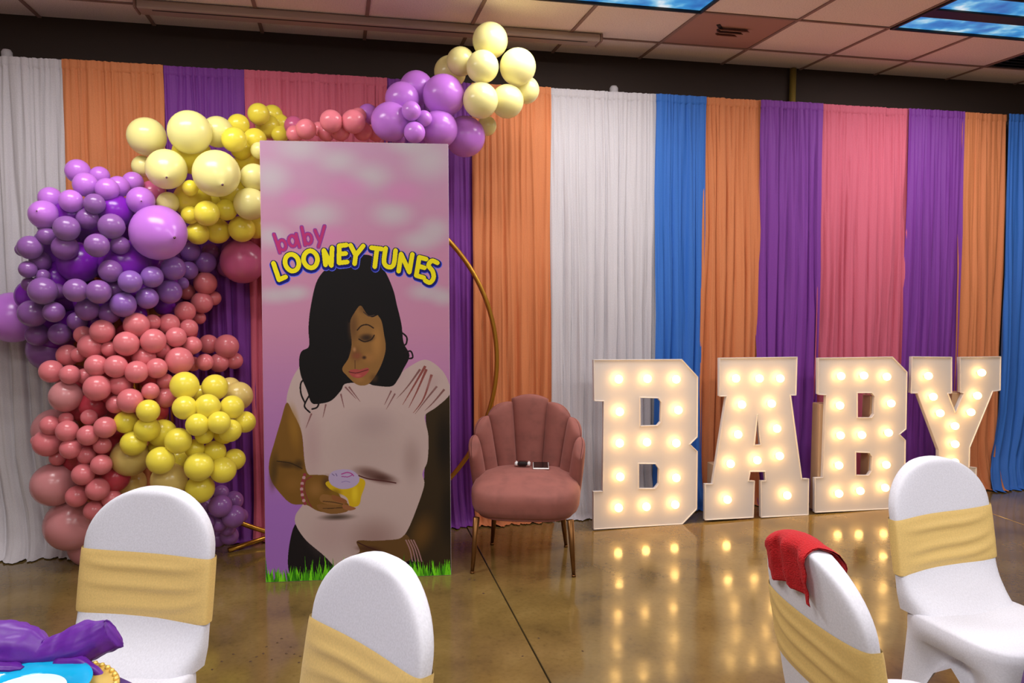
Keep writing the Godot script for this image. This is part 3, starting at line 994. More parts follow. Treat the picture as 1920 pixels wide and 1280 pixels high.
func panel_light(x0: float, x1: float, z0: float, z1: float, label: String, energy: float, panes := true) -> void:
	var cx := (x0 + x1) / 2
	var cz := (z0 + z1) / 2
	var t := thing("ceiling_light", label, "light", Vector3(cx, CEIL, cz), 0, "recessed ceiling lights with sky print covers")
	var w := x1 - x0
	var d := z1 - z0
	var s := st_new()
	add_box(s, Vector3(0, 0.0, d / 2 - 0.009), Vector3(w, 0.026, 0.018), 0.002)
	add_box(s, Vector3(0, 0.0, -d / 2 + 0.009), Vector3(w, 0.026, 0.018), 0.002)
	add_box(s, Vector3(w / 2 - 0.009, 0.0, 0), Vector3(0.018, 0.026, d - 0.036), 0.002)
	add_box(s, Vector3(-w / 2 + 0.009, 0.0, 0), Vector3(0.018, 0.026, d - 0.036), 0.002)
	obj("frame", done(s), M.dark_metal, t)
	obj("divider", box_mesh(Vector3(0, 0.002, 0.0), Vector3(w - 0.036, 0.022, 0.12), 0.002), M.dark_metal, t)
	for k in [-1, 1]:
		obj("diffuser", box_mesh(Vector3(0, 0.006, k * (d / 4 + 0.021)), Vector3(w - 0.036, 0.008, d / 2 - 0.078), 0.001), M.pane, t)
		var l := AreaLight3D.new()
		l.name = "panel_light"
		l.area_size = Vector2(w - 0.08, d / 2 - 0.11)
		l.light_color = LAMP
		l.light_energy = energy * 0.5
		l.area_range = 20
		l.shadow_enabled = true
		t.add_child(l, true)
		l.position = Vector3(0, -0.02, k * (d / 4 + 0.021))
		l.rotation.x = -PI / 2

const CEIL := 3.21
const EXPOSURE := 1.45
const PANE_GLOW := 0.62
const BULB_POWER := 0.0014
const LIGHT_A := 2.8
const LIGHT_B := 2.8
const LAMP := Color(1.0, 0.985, 0.975)
const TOWEL_A := -0.075
const TOWEL_B := 0.13
const TOWEL_FRONT := 0.10
const TOWEL_REAR := 0.15

func structure() -> void:
	# floor: cast slabs with sawn joints
	var f := Node3D.new()
	f.name = "floor"
	add_child(f)
	tag(f, "polished tan concrete floor with sawn joints", "floor", "", "structure")
	var xs := [-5.0, -2.83, 0.818, 4.47, 9.0]
	for i in 4:
		var a: float = xs[i] + 0.0035
		var b: float = xs[i + 1] - 0.0035
		obj("slab", box_mesh(Vector3((a + b) / 2, -0.06, -0.4), Vector3(b - a, 0.12, 10.4), 0.002), M.floor, f)
	obj("joint_bed", box_mesh(Vector3(2, -0.125, -0.4), Vector3(14, 0.22, 10.4), 0.001), M.joint, f)
	f.get_node("joint_bed").position.y = -0.0
	# walls
	var w := obj("wall_back", box_mesh(Vector3(2, 1.6, -5.36), Vector3(14.2, 3.4, 0.12), 0.001), M.dark_wall)
	tag(w, "dark brown wall showing as a band above the drapes", "wall", "", "structure")
	w = obj("wall_left", box_mesh(Vector3(-5.06, 1.6, -0.4), Vector3(0.12, 3.4, 10.4), 0.001), M.paint)
	tag(w, "plain side wall beyond the drapes' left end", "wall", "", "structure")
	w = obj("wall_right", box_mesh(Vector3(9.06, 1.6, -0.4), Vector3(0.12, 3.4, 10.4), 0.001), M.paint)
	tag(w, "plain side wall beyond the drapes' right end", "wall", "", "structure")
	w = obj("wall_front", box_mesh(Vector3(2, 1.6, 4.86), Vector3(14.2, 3.4, 0.12), 0.001), M.paint)
	tag(w, "plain wall of the hall behind the photographer", "wall", "", "structure")
	# ceiling: lay-in tiles hung in a grid, plain slab where nothing sees it
	var c := Node3D.new()
	c.name = "ceiling"
	add_child(c)
	tag(c, "suspended ceiling of pinkish tiles in a grid", "ceiling", "", "structure")
	obj("deck", box_mesh(Vector3(2, CEIL + 0.16, -0.4), Vector3(14.2, 0.12, 10.4), 0.001), M.tile, c)
	var zs := [-5.3, -4.93, -4.335, -3.74, -3.145]
	for i in range(-6, 9):
		for k in 4:
			var x0 := 0.845 + 0.641 * i
			var x1 := x0 + 0.641
			if k == 2 and (i == 0 or i == 1 or i == 4 or i == 5): continue
			if k == 1 and i == 2: continue
			if k == 1 and i == 6: continue
			var m := box_mesh(Vector3((x0 + x1) / 2, CEIL + 0.012, (zs[k] + zs[k + 1]) / 2), Vector3(x1 - x0 - 0.014, 0.016, zs[k + 1] - zs[k] - 0.014), 0.003)
			obj("ceiling_tile", m, M.tile, c)
	for i in range(-6, 10):
		var x := 0.845 + 0.641 * i
		var z1 := -4.335 if i == 1 or i == 5 else -3.145
		obj("grid_bar", box_mesh(Vector3(x, CEIL, (-5.3 + z1) / 2), Vector3(0.022, 0.006, z1 + 5.3), 0.001), M.tbar, c)
	for k in range(1, 5):
		obj("grid_bar", box_mesh(Vector3(1.8, CEIL - 0.0005, zs[k]), Vector3(9.7, 0.006, 0.018), 0.001), M.tbar, c)
	obj("plain_tiles", box_mesh(Vector3(2, CEIL + 0.012, 0.85), Vector3(14, 0.016, 7.95), 0.001), M.tile, c)
	obj("plain_edge", box_mesh(Vector3(-4.0, CEIL + 0.012, -4.22), Vector3(2.0, 0.016, 2.15), 0.001), M.tile, c)
	obj("plain_edge", box_mesh(Vector3(7.8, CEIL + 0.012, -4.22), Vector3(2.4, 0.016, 2.15), 0.001), M.tile, c)
	# pole on the wall above the purple drape
	var s := st_new()
	add_tube(s, [Vector3(3.335, CEIL - 0.002, -5.272), Vector3(3.335, 2.2, -5.272)], [0.024, 0.024], 14)
	var p := obj("trim_1", done(s), M.olive_pole)
	tag(p, "thin olive gold conduit on the dark wall above the drapes", "conduit", "", "structure")

func ceiling_things() -> void:
	panel_light(3.41, 4.69, -4.335, -3.74, "blue sky print ceiling light at the top right corner", LIGHT_A)
	panel_light(0.845, 2.127, -4.335, -3.74, "blue sky print ceiling light cut by the photo's top edge", LIGHT_B)
	panel_light(-1.719, -0.437, -3.74, -3.145, "ceiling light over the balloon garland, above the frame", 3.5)
	panel_light(-1.719, -0.437, -1.36, -0.765, "ceiling light over the left foreground chairs", 2.6)
	panel_light(0.845, 2.127, -1.36, -0.765, "ceiling light over the photographer's left", 3.4)
	panel_light(3.409, 4.691, -1.36, -0.765, "ceiling light over the photographer's right", 2.6)
	panel_light(-1.719, -0.437, 1.02, 1.615, "ceiling light behind the photographer at left", 3.4)
	panel_light(0.845, 2.127, 1.02, 1.615, "ceiling light behind the photographer", 3.0)
	panel_light(3.409, 4.691, 1.02, 1.615, "ceiling light behind the photographer at right", 2.0)
	# air vent in its own brownish plate
	var t := thing("air_vent", "square brown ceiling vent with dark slots, right of the centre", "vent", Vector3(2.4475, CEIL, -4.6325))
	obj("plate", box_mesh(Vector3(0, 0.010, 0), Vector3(0.627, 0.016, 0.581), 0.003), M.tile_brown, t)
	for k in 3:
		var b := Basis(Vector3(1, 0, 0), 0.6)
		obj("louvre", box_mesh(Vector3(0.02, -0.006, 0.06 - 0.05 * k), Vector3(0.20 - 0.03 * k, 0.004, 0.05), 0.001, b), M.tile_brown, t)
	var s := st_new()
	add_box(s, Vector3(0.02, 0.0, 0.035), Vector3(0.20, 0.006, 0.022), 0.001)
	add_box(s, Vector3(-0.082, 0.0, 0.075), Vector3(0.11, 0.006, 0.024), 0.001, Basis(Vector3.UP, 0.9))
	obj("slot", done(s), M.dark_metal, t)
	t = thing("return_grille", "dark return air grille in the ceiling at the far right edge", "grille", Vector3(5.01, CEIL, -4.6325))
	obj("frame", box_mesh(Vector3(0, 0.010, 0), Vector3(0.627, 0.016, 0.581), 0.003), M.base_plate, t)
	for k in 9:
		obj("louvre", box_mesh(Vector3(0, -0.004, -0.24 + 0.06 * k), Vector3(0.56, 0.004, 0.04), 0.001, Basis(Vector3.RIGHT, 0.5)), M.dark_metal, t)
	# long housing fixed under the ceiling along the back wall
	t = thing("screen_housing", "long beige screen housing fixed under the ceiling along the wall", "housing", Vector3(0.3, CEIL - 0.024, -4.90))
	obj("case", box_mesh(Vector3(0, 0, 0), Vector3(2.76, 0.048, 0.125), 0.008), M.case, t)
	obj("slot", box_mesh(Vector3(0, -0.0235, 0.03), Vector3(2.6, 0.003, 0.014), 0.0005), M.dark_metal, t)
	for k in [-1, 1]:
		obj("end_cap", box_mesh(Vector3(k * 1.386, 0, 0), Vector3(0.014, 0.052, 0.132), 0.004), M.tbar, t)

func drapes() -> void:
	drape("white gathered drape at the left end, pooling on the floor", -2.762, -1.523, M.drape_white, 3, -5.12, 0.17, 0.1)
	drape("orange gathered drape between the white and purple ones at left", -1.547, -0.995, M.drape_orange, 10, -5.105, 0.1, 0.0)
	drape("purple gathered drape above the cream balloons at left", -1.019, -0.507, M.drape_purple, 17, -5.12, 0.1, 0.0)
	drape("pink gathered drape behind the printed board", -0.531, 0.335, M.drape_pink, 24, -5.105, 0.1, 0.0)
	drape("purple gathered drape just right of the printed board", 0.311, 0.906, M.drape_purple, 31, -5.12, 0.1, 0.0)
	drape("orange gathered drape behind the scallop chair", 0.882, 1.418, M.drape_orange, 38, -5.105, 0.1, 0.0)
	drape("wide white gathered drape in the middle, behind the first letter", 1.394, 2.193, M.drape_white, 45, -5.12, 0.1, 0.0)
	drape("blue gathered drape between the white and the orange in the middle", 2.169, 2.551, M.drape_blue, 52, -5.105, 0.1, 0.0)
	drape("orange gathered drape behind the letter A", 2.527, 2.992, M.drape_orange, 59, -5.12, 0.1, 0.0)
	drape("purple gathered drape between the letter A and the second B", 2.968, 3.470, M.drape_purple, 66, -5.105, 0.1, 0.0)
	drape("pink gathered drape behind the second letter B", 3.446, 4.215, M.drape_pink, 73, -5.12, 0.1, 0.0)
	drape("purple gathered drape behind the letter Y", 4.191, 4.687, M.drape_purple, 80, -5.105, 0.1, 0.0)
	drape("orange gathered drape right of the letter Y, second last", 4.663, 5.092, M.drape_orange, 87, -5.12, 0.1, 0.0)
	drape("blue gathered drape at the far right edge", 5.068, 6.212, M.drape_blue, 94, -5.085, 0.1, -0.12)
	# pipe frame that carries them
	var t := thing("pipe_stand", "steel pipe stand holding the drapes, its post knobs above the white panels", "stand", Vector3(0, 0, -5.205))
	var s := st_new()
	add_tube(s, [Vector3(-2.9, 2.868, 0), Vector3(6.3, 2.868, 0)], [0.018, 0.018], 12)
	obj("crossbar", done(s), M.steel, t)
	for x in [-1.875, 1.908, 5.6]:
		s = st_new()
		add_tube(s, [Vector3(x, 0.01, -0.02), Vector3(x, 2.95, -0.02)], [0.022, 0.022], 14)
		obj("upright", done(s), M.steel, t)
		s = st_new()
		add_lathe(s, [Vector2(0.0001, 2.99), Vector2(0.02, 2.986), Vector2(0.03, 2.97), Vector2(0.03, 2.93), Vector2(0.022, 2.92), Vector2(0.0001, 2.919)], Vector3(x, 0, -0.01), 18)
		obj("knob", done(s), M.drape_white, t)
		obj("base", box_mesh(Vector3(x, 0.006, -0.02), Vector3(0.42, 0.012, 0.14), 0.003), M.base_plate, t)

func board() -> void:
	var a := Vector3(-0.399, 0, -4.264)
	var b := Vector3(0.594, 0, -4.15)
	var d := b - a
	var t := thing("photo_board", "tall printed board of a woman in a pink top holding a jar", "board", (a + b) / 2, atan2(-d.z, d.x))
	var w := d.length()
	var h := 2.372
	t.rotation.x = -0.045   # leans back on its struts
	obj("foam_panel", box_mesh(Vector3(0, h / 2, -0.011), Vector3(w, h, 0.02), 0.002), M.foam, t)
	var m := mat(Color(1, 1, 1), 0.45)
	m.roughness = 0.6
	m.metallic_specular = 0.3
	m.albedo_texture = poster()
	var s := st_new()
	s.set_smooth_group(-1)
	var q := [Vector3(-w / 2 + 0.001, h - 0.001, 0.0), Vector3(w / 2 - 0.001, h - 0.001, 0.0), Vector3(w / 2 - 0.001, 0.002, 0.0), Vector3(-w / 2 + 0.001, 0.002, 0.0)]
	var uv := [Vector2(0, 0), Vector2(1, 0), Vector2(1, 1), Vector2(0, 1)]
	for n in [0, 1, 2, 0, 2, 3]:
		s.set_uv(uv[n])
		s.add_vertex(q[n])
	obj("print", done(s), m, t)
	# folding strut behind
	for k in [-1, 1]:
		obj("strut", box_mesh(Vector3(k * 0.2, 0.548, -0.165), Vector3(0.02, 1.13, 0.02), 0.003, Basis(Vector3.RIGHT, 0.27)), M.foam, t)

func hoop() -> void:
	var t := thing("hoop_stand", "gold round hoop stand behind the board carrying the balloon garland", "stand", Vector3(-0.088, 0, -4.92))
	var s := st_new()
	var ring := []
	for k in 128:
		var a := TAU * k / 128
		ring.append(Vector3(sin(a) * 1.10, 1.118 + cos(a) * 1.10, 0))
	add_tube(s, ring, [0.0155], 12, true)
	obj("ring", done(s), M.gold, t)
	s = st_new()
	add_tube(s, [Vector3(-0.57, 0.016, 0.115), Vector3(-0.42, 0.03, 0.02), Vector3(-0.30, 0.05, -0.03)], [0.015, 0.014, 0.014], 10)
	obj("foot", done(s), M.gold, t)
	s = st_new()
	add_tube(s, [Vector3(0.57, 0.016, 0.115), Vector3(0.42, 0.03, 0.02), Vector3(0.30, 0.05, -0.03)], [0.015, 0.014, 0.014], 10)
	obj("foot", done(s), M.gold, t)

func balloon_shapes() -> void:
	var prof := []
	for k in range(0, 23):
		var a := PI * k / 24.0
		var r := sin(a)
		var y := cos(a)
		if y < 0: y *= 1.0 + 0.12 * pow(-y, 3.0)
		prof.append(Vector2(maxf(r, 0.0001), y))
	prof.append(Vector2(0.07, -1.135))
	prof.append(Vector2(0.04, -1.15))
	prof.append(Vector2(0.0001, -1.152))
	var s := st_new()
	add_lathe(s, prof, Vector3.ZERO, 30)
	balloon_mesh = done(s)
	s = st_new()
	add_lathe(s, [Vector2(0.0001, -1.13), Vector2(0.04, -1.135), Vector2(0.052, -1.15), Vector2(0.034, -1.162), Vector2(0.028, -1.165), Vector2(0.044, -1.172), Vector2(0.0001, -1.174)], Vector3.ZERO, 16)
	knot_mesh = done(s)

func balloons() -> void:
	balloon_shapes()
	rng.seed = 11
	balloon("lilac", -927, 1882, -4491, 146, "biggest lilac balloon, tied in the garland", "balloons of the purple bulge at left", Vector3(0.62, -0.19, 0.76))
	balloon("lilac", -1022, 2056, -4549, 73, "nearest small lilac balloon above left of the biggest lilac balloon", "balloons of the purple bulge at left", Vector3(0.25, -0.13, 0.96))
	balloon("lilac", -1477, 1967, -4488, 73, "nearest small lilac balloon above right of the violet balloon on the bulge's left edge", "balloons of the purple bulge at left", Vector3(-0.04, 0.13, 0.99))
	balloon("lilac", -1348, 2212, -4627, 64, "topmost lilac balloon of the left bulge", "balloons of the purple bulge at left")
	balloon("lilac", -1286, 2131, -4531, 63, "nearest small lilac balloon below right of the topmost lilac balloon of the left bulge", "balloons of the purple bulge at left")
	balloon("lilac", -1243, 2191, -4636, 52, "nearest small lilac balloon right of the topmost lilac balloon of the left bulge", "balloons of the purple bulge at left")
	balloon("lilac", -1177, 2107, -4516, 60, "nearest small lilac balloon above the round violet balloon left of the biggest lilac", "balloons of the purple bulge at left")
	balloon("lilac", -1145, 2133, -4608, 58, "nearest small lilac balloon below left of the leftmost big cream balloon", "balloons of the purple bulge at left")
	balloon("lilac", -1089, 2170, -4683, 56, "nearest small lilac balloon left of the big cream balloon touching the lilacs", "balloons of the purple bulge at left")
	balloon("lilac", -1471, 2059, -4575, 60, "nearest small lilac balloon below left of the topmost lilac balloon of the left bulge", "balloons of the purple bulge at left")
	balloon("lilac", -1340, 2037, -4470, 59, "nearest small lilac balloon below the topmost lilac balloon of the left bulge", "balloons of the purple bulge at left")
	balloon("violet", -1223, 2024, -4449, 53, "nearest small violet balloon above left of the round violet balloon left of the biggest lilac", "balloons of the purple bulge at left")
	balloon("violet", -1271, 1949, -4489, 56, "nearest small violet balloon left of the round violet balloon left of the biggest lilac", "balloons of the purple bulge at left")
	balloon("violet", -1135, 1907, -4407, 65, "round violet balloon left of the biggest lilac", "balloons of the purple bulge at left")
	balloon("violet", -1347, 1892, -4407, 64, "second nearest small violet balloon above right of the violet balloon on the bulge's left edge", "balloons of the purple bulge at left")
	balloon("violet", -1468, 1857, -4488, 47, "nearest small violet balloon above right of the violet balloon on the bulge's left edge", "balloons of the purple bulge at left")
	balloon("violet", -1374, 1796, -4460, 65, "nearest small violet balloon right of the violet balloon on the bulge's left edge", "balloons of the purple bulge at left")
	balloon("violet", -1198, 1805, -4374, 61, "nearest small violet balloon below left of the round violet balloon left of the biggest lilac", "balloons of the purple bulge at left")
	balloon("violet", -1107, 1810, -4447, 48, "nearest small violet balloon below right of the round violet balloon left of the biggest lilac", "balloons of the purple bulge at left")
	balloon("violet", -1546, 1796, -4482, 61, "violet balloon on the bulge's left edge", "balloons of the purple bulge at left")
	balloon("violet", -1611, 1788, -4565, 36, "nearest small violet balloon left of the violet balloon on the bulge's left edge", "balloons of the purple bulge at left")
	balloon("rose", -1010, 2121, -4766, 70, "nearest small rose pink balloon below left of the big cream balloon touching the lilacs", "balloons of the purple bulge at left")
	balloon("violet", -1565, 1683, -4495, 44, "nearest small violet balloon below the violet balloon on the bulge's left edge", "balloons of the purple bulge at left")
	balloon("violet", -1492, 1572, -4474, 71, "third nearest small violet balloon below the violet balloon on the bulge's left edge", "balloons of the purple bulge at left")
	balloon("violet", -1316, 1575, -4409, 61, "fourth nearest small violet balloon below right of the violet balloon on the bulge's left edge", "balloons of the purple bulge at left")
	balloon("violet", -1208, 1567, -4407, 62, "third nearest small violet balloon above left of the topmost pink balloon under the violets", "balloons of the purple bulge at left")
	balloon("iris", -1061, 1620, -4433, 60, "nearest small pale violet balloon below left of the biggest lilac balloon", "balloons of the purple bulge at left")
	balloon("iris", -967, 1646, -4497, 58, "nearest small pale violet balloon left of the pale violet balloon below the biggest lilac", "balloons of the purple bulge at left")
	balloon("iris", -880, 1694, -4609, 66, "pale violet balloon below the biggest lilac", "balloons of the purple bulge at left")
	balloon("iris", -908, 1564, -4635, 66, "nearest small pale violet balloon below the pale violet balloon below the biggest lilac", "balloons of the purple bulge at left")
	balloon("iris", -1001, 1531, -4525, 58, "nearest small pale violet balloon above the topmost pink balloon under the violets", "balloons of the purple bulge at left")
	balloon("iris", -1108, 1498, -4471, 66, "nearest small pale violet balloon above left of the topmost pink balloon under the violets", "balloons of the purple bulge at left")
	balloon("violet", -1586, 1452, -4593, 72, "nearest small violet balloon right of the big lilac balloon at the left frame edge", "balloons of the purple bulge at left")
	balloon("violet", -1455, 1460, -4507, 54, "nearest small violet balloon above the lowest violet balloon of the left bulge", "balloons of the purple bulge at left")
	balloon("violet", -1292, 1473, -4503, 60, "nearest small violet balloon left of the topmost pink balloon under the violets", "balloons of the purple bulge at left")
	balloon("violet", -1613, 1330, -4726, 62, "nearest small violet balloon above left of the lowest violet balloon of the left bulge", "balloons of the purple bulge at left")
	balloon("violet", -1480, 1335, -4661, 59, "nearest small violet balloon above right of the lowest violet balloon of the left bulge", "balloons of the purple bulge at left")
	balloon("violet", -1644, 1219, -4970, 69, "lowest violet balloon of the left bulge", "balloons of the purple bulge at left")
	balloon("iris", -761, 1736, -4920, 64, "nearest small pale violet balloon above the highest pink balloon left of the board", "balloons of the purple bulge at left")
	balloon("iris", -835, 1797, -4875, 56, "nearest small pale violet balloon above right of the pale violet balloon below the biggest lilac", "balloons of the purple bulge at left")
	balloon("mauve", -602, 1801, -4920, 71, "mauve balloon by the board's left edge", "balloons of the purple bulge at left")
	balloon("mauve", -524, 1739, -4970, 59, "nearest small mauve balloon below right of the mauve balloon by the board's left edge", "balloons of the purple bulge at left")
	balloon("mauve", -648, 1706, -4970, 55, "nearest small mauve balloon below the mauve balloon by the board's left edge", "balloons of the purple bulge at left")
	balloon("mauve", -736, 1802, -4970, 51, "nearest small mauve balloon left of the mauve balloon by the board's left edge", "balloons of the purple bulge at left")
	balloon("iris", -843, 1687, -4857, 53, "nearest small pale violet balloon right of the pale violet balloon below the biggest lilac", "balloons of the purple bulge at left")
	balloon("iris", -868, 1612, -4789, 36, "nearest small pale violet balloon below right of the pale violet balloon below the biggest lilac", "balloons of the purple bulge at left")
	balloon("violet", -1156, 1675, -4437, 59, "nearest small violet balloon below the round violet balloon left of the biggest lilac", "balloons of the purple bulge at left")
	balloon("violet", -1156, 1580, -4507, 48, "nearest small violet balloon left of the pale violet balloon below the biggest lilac", "balloons of the purple bulge at left")
	balloon("violet", -1507, 1650, -4528, 36, "second nearest small violet balloon below right of the violet balloon on the bulge's left edge", "balloons of the purple bulge at left")
	balloon("violet", -1583, 1606, -4560, 39, "nearest small violet balloon above right of the big lilac balloon at the left frame edge", "balloons of the purple bulge at left")
	balloon("violet", -1454, 1572, -4566, 39, "third nearest small violet balloon below right of the violet balloon on the bulge's left edge", "balloons of the purple bulge at left")
	balloon("violet", -1529, 1727, -4565, 54, "nearest small violet balloon below right of the violet balloon on the bulge's left edge", "balloons of the purple bulge at left")
	balloon("violet", -1379, 1406, -4625, 52, "nearest small violet balloon above right of the leftmost pink balloon below the violets", "balloons of the purple bulge at left")
	balloon("violet", -1192, 1451, -4527, 55, "nearest small violet balloon above left of the topmost pink balloon under the violets", "balloons of the purple bulge at left")
	balloon("lilac", -1777, 1421, -4856, 141, "big lilac balloon at the left frame edge", "balloons of the purple bulge at left")
	balloon("violet", -1611, 1233, -4904, 123, "nearest large violet balloon above right of the lowest violet balloon of the left bulge", "balloons of the purple bulge at left")
	balloon("rose", -546, 1743, -4895, 131, "nearest large rose pink balloon below right of the mauve balloon by the board's left edge", "balloons of the purple bulge at left")
	balloon("plum", -1348, 1723, -4585, 109, "second nearest large deep purple balloon right of the violet balloon on the bulge's left edge", "balloons of the purple bulge at left")
	balloon("plum", -1125, 1724, -4581, 125, "second nearest large deep purple balloon below the round violet balloon left of the biggest lilac", "balloons of the purple bulge at left")
	balloon("plum", -1056, 1766, -4756, 123, "nearest large deep purple balloon below left of the biggest lilac balloon", "balloons of the purple bulge at left")
	balloon("plum", -1157, 2000, -4566, 89, "nearest large deep purple balloon above the round violet balloon left of the biggest lilac", "balloons of the purple bulge at left")
	balloon("plum", -1367, 1968, -4565, 89, "nearest large deep purple balloon below the topmost lilac balloon of the left bulge", "balloons of the purple bulge at left")
	balloon("plum", -1493, 1629, -4680, 105, "nearest large deep purple balloon below right of the violet balloon on the bulge's left edge", "balloons of the purple bulge at left")
	balloon("plum", -1302, 1513, -4618, 91, "second nearest large deep purple balloon above left of the topmost pink balloon under the violets", "balloons of the purple bulge at left")
	balloon("plum", -1077, 1571, -4616, 77, "second nearest small deep purple balloon above the topmost pink balloon under the violets", "balloons of the purple bulge at left")
	balloon("plum", -962, 1615, -4731, 80, "nearest small deep purple balloon below left of the pale violet balloon below the biggest lilac", "balloons of the purple bulge at left")
	balloon("plum", -1434, 1377, -4758, 86, "nearest large deep purple balloon above right of the lowest violet balloon of the left bulge", "balloons of the purple bulge at left")
	balloon("plum", -1502, 1797, -4751, 130, "nearest large deep purple balloon right of the violet balloon on the bulge's left edge", "balloons of the purple bulge at left")
	balloon("plum", -1266, 1770, -4745, 131, "nearest large deep purple balloon below the round violet balloon left of the biggest lilac", "balloons of the purple bulge at left")
	balloon("plum", -1451, 1570, -4841, 121, "third nearest large deep purple balloon above left of the topmost pink balloon under the violets", "balloons of the purple bulge at left")
	balloon("plum", -1188, 1540, -4730, 114, "nearest large deep purple balloon above left of the topmost pink balloon under the violets", "balloons of the purple bulge at left")
	balloon("plum", -1617, 1542, -4703, 91, "nearest large deep purple balloon below the violet balloon on the bulge's left edge", "balloons of the purple bulge at left")
	balloon("plum", -1559, 1358, -4852, 124, "nearest large deep purple balloon above the lowest violet balloon of the left bulge", "balloons of the purple bulge at left")
	balloon("plum", -1109, 1709, -4897, 118, "nearest large deep purple balloon left of the pale violet balloon below the biggest lilac", "balloons of the purple bulge at left")
	balloon("plum", -965, 1672, -4897, 113, "nearest large deep purple balloon below left of the pale violet balloon below the biggest lilac", "balloons of the purple bulge at left")
	balloon("plum", -1093, 1998, -4688, 85, "nearest large deep purple balloon above left of the biggest lilac balloon", "balloons of the purple bulge at left")
	balloon("plum", -1363, 1905, -4846, 116, "nearest large deep purple balloon left of the round violet balloon left of the biggest lilac", "balloons of the purple bulge at left")
	balloon("plum", -1149, 1871, -4833, 73, "nearest small deep purple balloon left of the biggest lilac balloon", "balloons of the purple bulge at left")
	balloon("plum", -966, 1487, -4772, 59, "nearest small deep purple balloon above right of the topmost pink balloon under the violets", "balloons of the purple bulge at left")
	balloon("plum", -1104, 1437, -4656, 71, "nearest small deep purple balloon above the topmost pink balloon under the violets", "balloons of the purple bulge at left")
	balloon("plum", -1481, 1926, -4595, 68, "nearest small deep purple balloon above right of the violet balloon on the bulge's left edge", "balloons of the purple bulge at left")
	balloon("plum", -1292, 1408, -4696, 78, "nearest small deep purple balloon left of the topmost pink balloon under the violets", "balloons of the purple bulge at left")
	balloon("cream", -1014, 2423, -4700, 104, "leftmost big cream balloon, tied in the garland", "balloons of the cream and yellow bulge above left")
	balloon("cream", -767, 2433, -4571, 116, "topmost big cream balloon, tied in the garland", "balloons of the cream and yellow bulge above left")
	balloon("cream", -641, 2464, -4695, 87, "nearest large cream balloon right of the topmost big cream balloon", "balloons of the cream and yellow bulge above left")
	balloon("cream", -889, 2228, -4553, 107, "big cream balloon touching the lilacs", "balloons of the cream and yellow bulge above left", Vector3(0.17, -0.47, 0.87))
	balloon("cream", -626, 2206, -4502, 125, "largest cream balloon, tied in the garland", "balloons of the cream and yellow bulge above left", Vector3(0.31, -0.51, 0.80))
	balloon("cream", -466, 2057, -4606, 90, "cream balloon against the board edge", "balloons of the cream and yellow bulge above left")
	balloon("cream", -444, 2207, -4618, 76, "nearest small cream balloon above the cream balloon against the board edge", "balloons of the cream and yellow bulge above left")
	balloon("cream", -1054, 2269, -4769, 61, "nearest small cream balloon left of the big cream balloon touching the lilacs", "balloons of the cream and yellow bulge above left")
	balloon("cream", -904, 2057, -4646, 60, "nearest small cream balloon above the biggest lilac balloon", "balloons of the cream and yellow bulge above left")
	balloon("lemon", -773, 2133, -4570, 43, "nearest small yellow balloon below left of the largest cream balloon", "balloons of the cream and yellow bulge above left")
	balloon("lemon", -789, 1992, -4643, 50, "nearest small yellow balloon above right of the biggest lilac balloon", "balloons of the cream and yellow bulge above left")
	balloon("lemon", -692, 1997, -4575, 69, "second nearest small yellow balloon below the largest cream balloon", "balloons of the cream and yellow bulge above left")
	balloon("lemon", -761, 1895, -4695, 64, "nearest small yellow balloon right of the biggest lilac balloon", "balloons of the cream and yellow bulge above left")
	balloon("lemon", -598, 2024, -4633, 60, "nearest small yellow balloon left of the cream balloon against the board edge", "balloons of the cream and yellow bulge above left")
	balloon("lemon", -527, 1924, -4715, 75, "nearest small yellow balloon above the mauve balloon by the board's left edge", "balloons of the cream and yellow bulge above left")
	balloon("lemon", -664, 1913, -4757, 72, "nearest small yellow balloon above left of the mauve balloon by the board's left edge", "balloons of the cream and yellow bulge above left")
	balloon("lemon", -459, 1943, -4830, 67, "nearest small yellow balloon below the cream balloon against the board edge", "balloons of the cream and yellow bulge above left")
	balloon("lemon", -535, 2519, -4754, 62, "nearest small yellow balloon below left of the topmost small yellow balloon left of the board", "balloons of the cream and yellow bulge above left")
	balloon("lemon", -543, 2409, -4610, 69, "nearest small yellow balloon right of the topmost big cream balloon", "balloons of the cream and yellow bulge above left")
	balloon("lemon", -519, 2374, -4712, 58, "nearest small yellow balloon above right of the largest cream balloon", "balloons of the cream and yellow bulge above left")
	balloon("lemon", -427, 2596, -4806, 63, "topmost small yellow balloon left of the board", "balloons of the cream and yellow bulge above left")
	balloon("lemon", -362, 2627, -4970, 62, "nearest small yellow balloon right of the topmost small yellow balloon left of the board", "balloons of the cream and yellow bulge above left")
	balloon("lemon", -386, 2546, -4903, 71, "nearest small yellow balloon below right of the topmost small yellow balloon left of the board", "balloons of the cream and yellow bulge above left")
	balloon("cream", -415, 2362, -4654, 48, "nearest small cream balloon below the topmost small yellow balloon left of the board", "balloons of the cream and yellow bulge above left")
	balloon("lemon", -445, 2435, -4735, 66, "nearest small yellow balloon below the topmost small yellow balloon left of the board", "balloons of the cream and yellow bulge above left")
	balloon("lemon", -487, 2324, -4806, 82, "nearest small yellow balloon right of the largest cream balloon", "balloons of the cream and yellow bulge above left")
	balloon("lemon", -784, 2335, -4717, 108, "nearest large yellow balloon below the topmost big cream balloon", "balloons of the cream and yellow bulge above left")
	balloon("lemon", -793, 2084, -4732, 102, "nearest large yellow balloon below left of the largest cream balloon", "balloons of the cream and yellow bulge above left")
	balloon("lemon", -684, 2106, -4832, 93, "nearest large yellow balloon below the largest cream balloon", "balloons of the cream and yellow bulge above left")
	balloon("lemon", -556, 2129, -4680, 91, "nearest large yellow balloon above left of the cream balloon against the board edge", "balloons of the cream and yellow bulge above left")
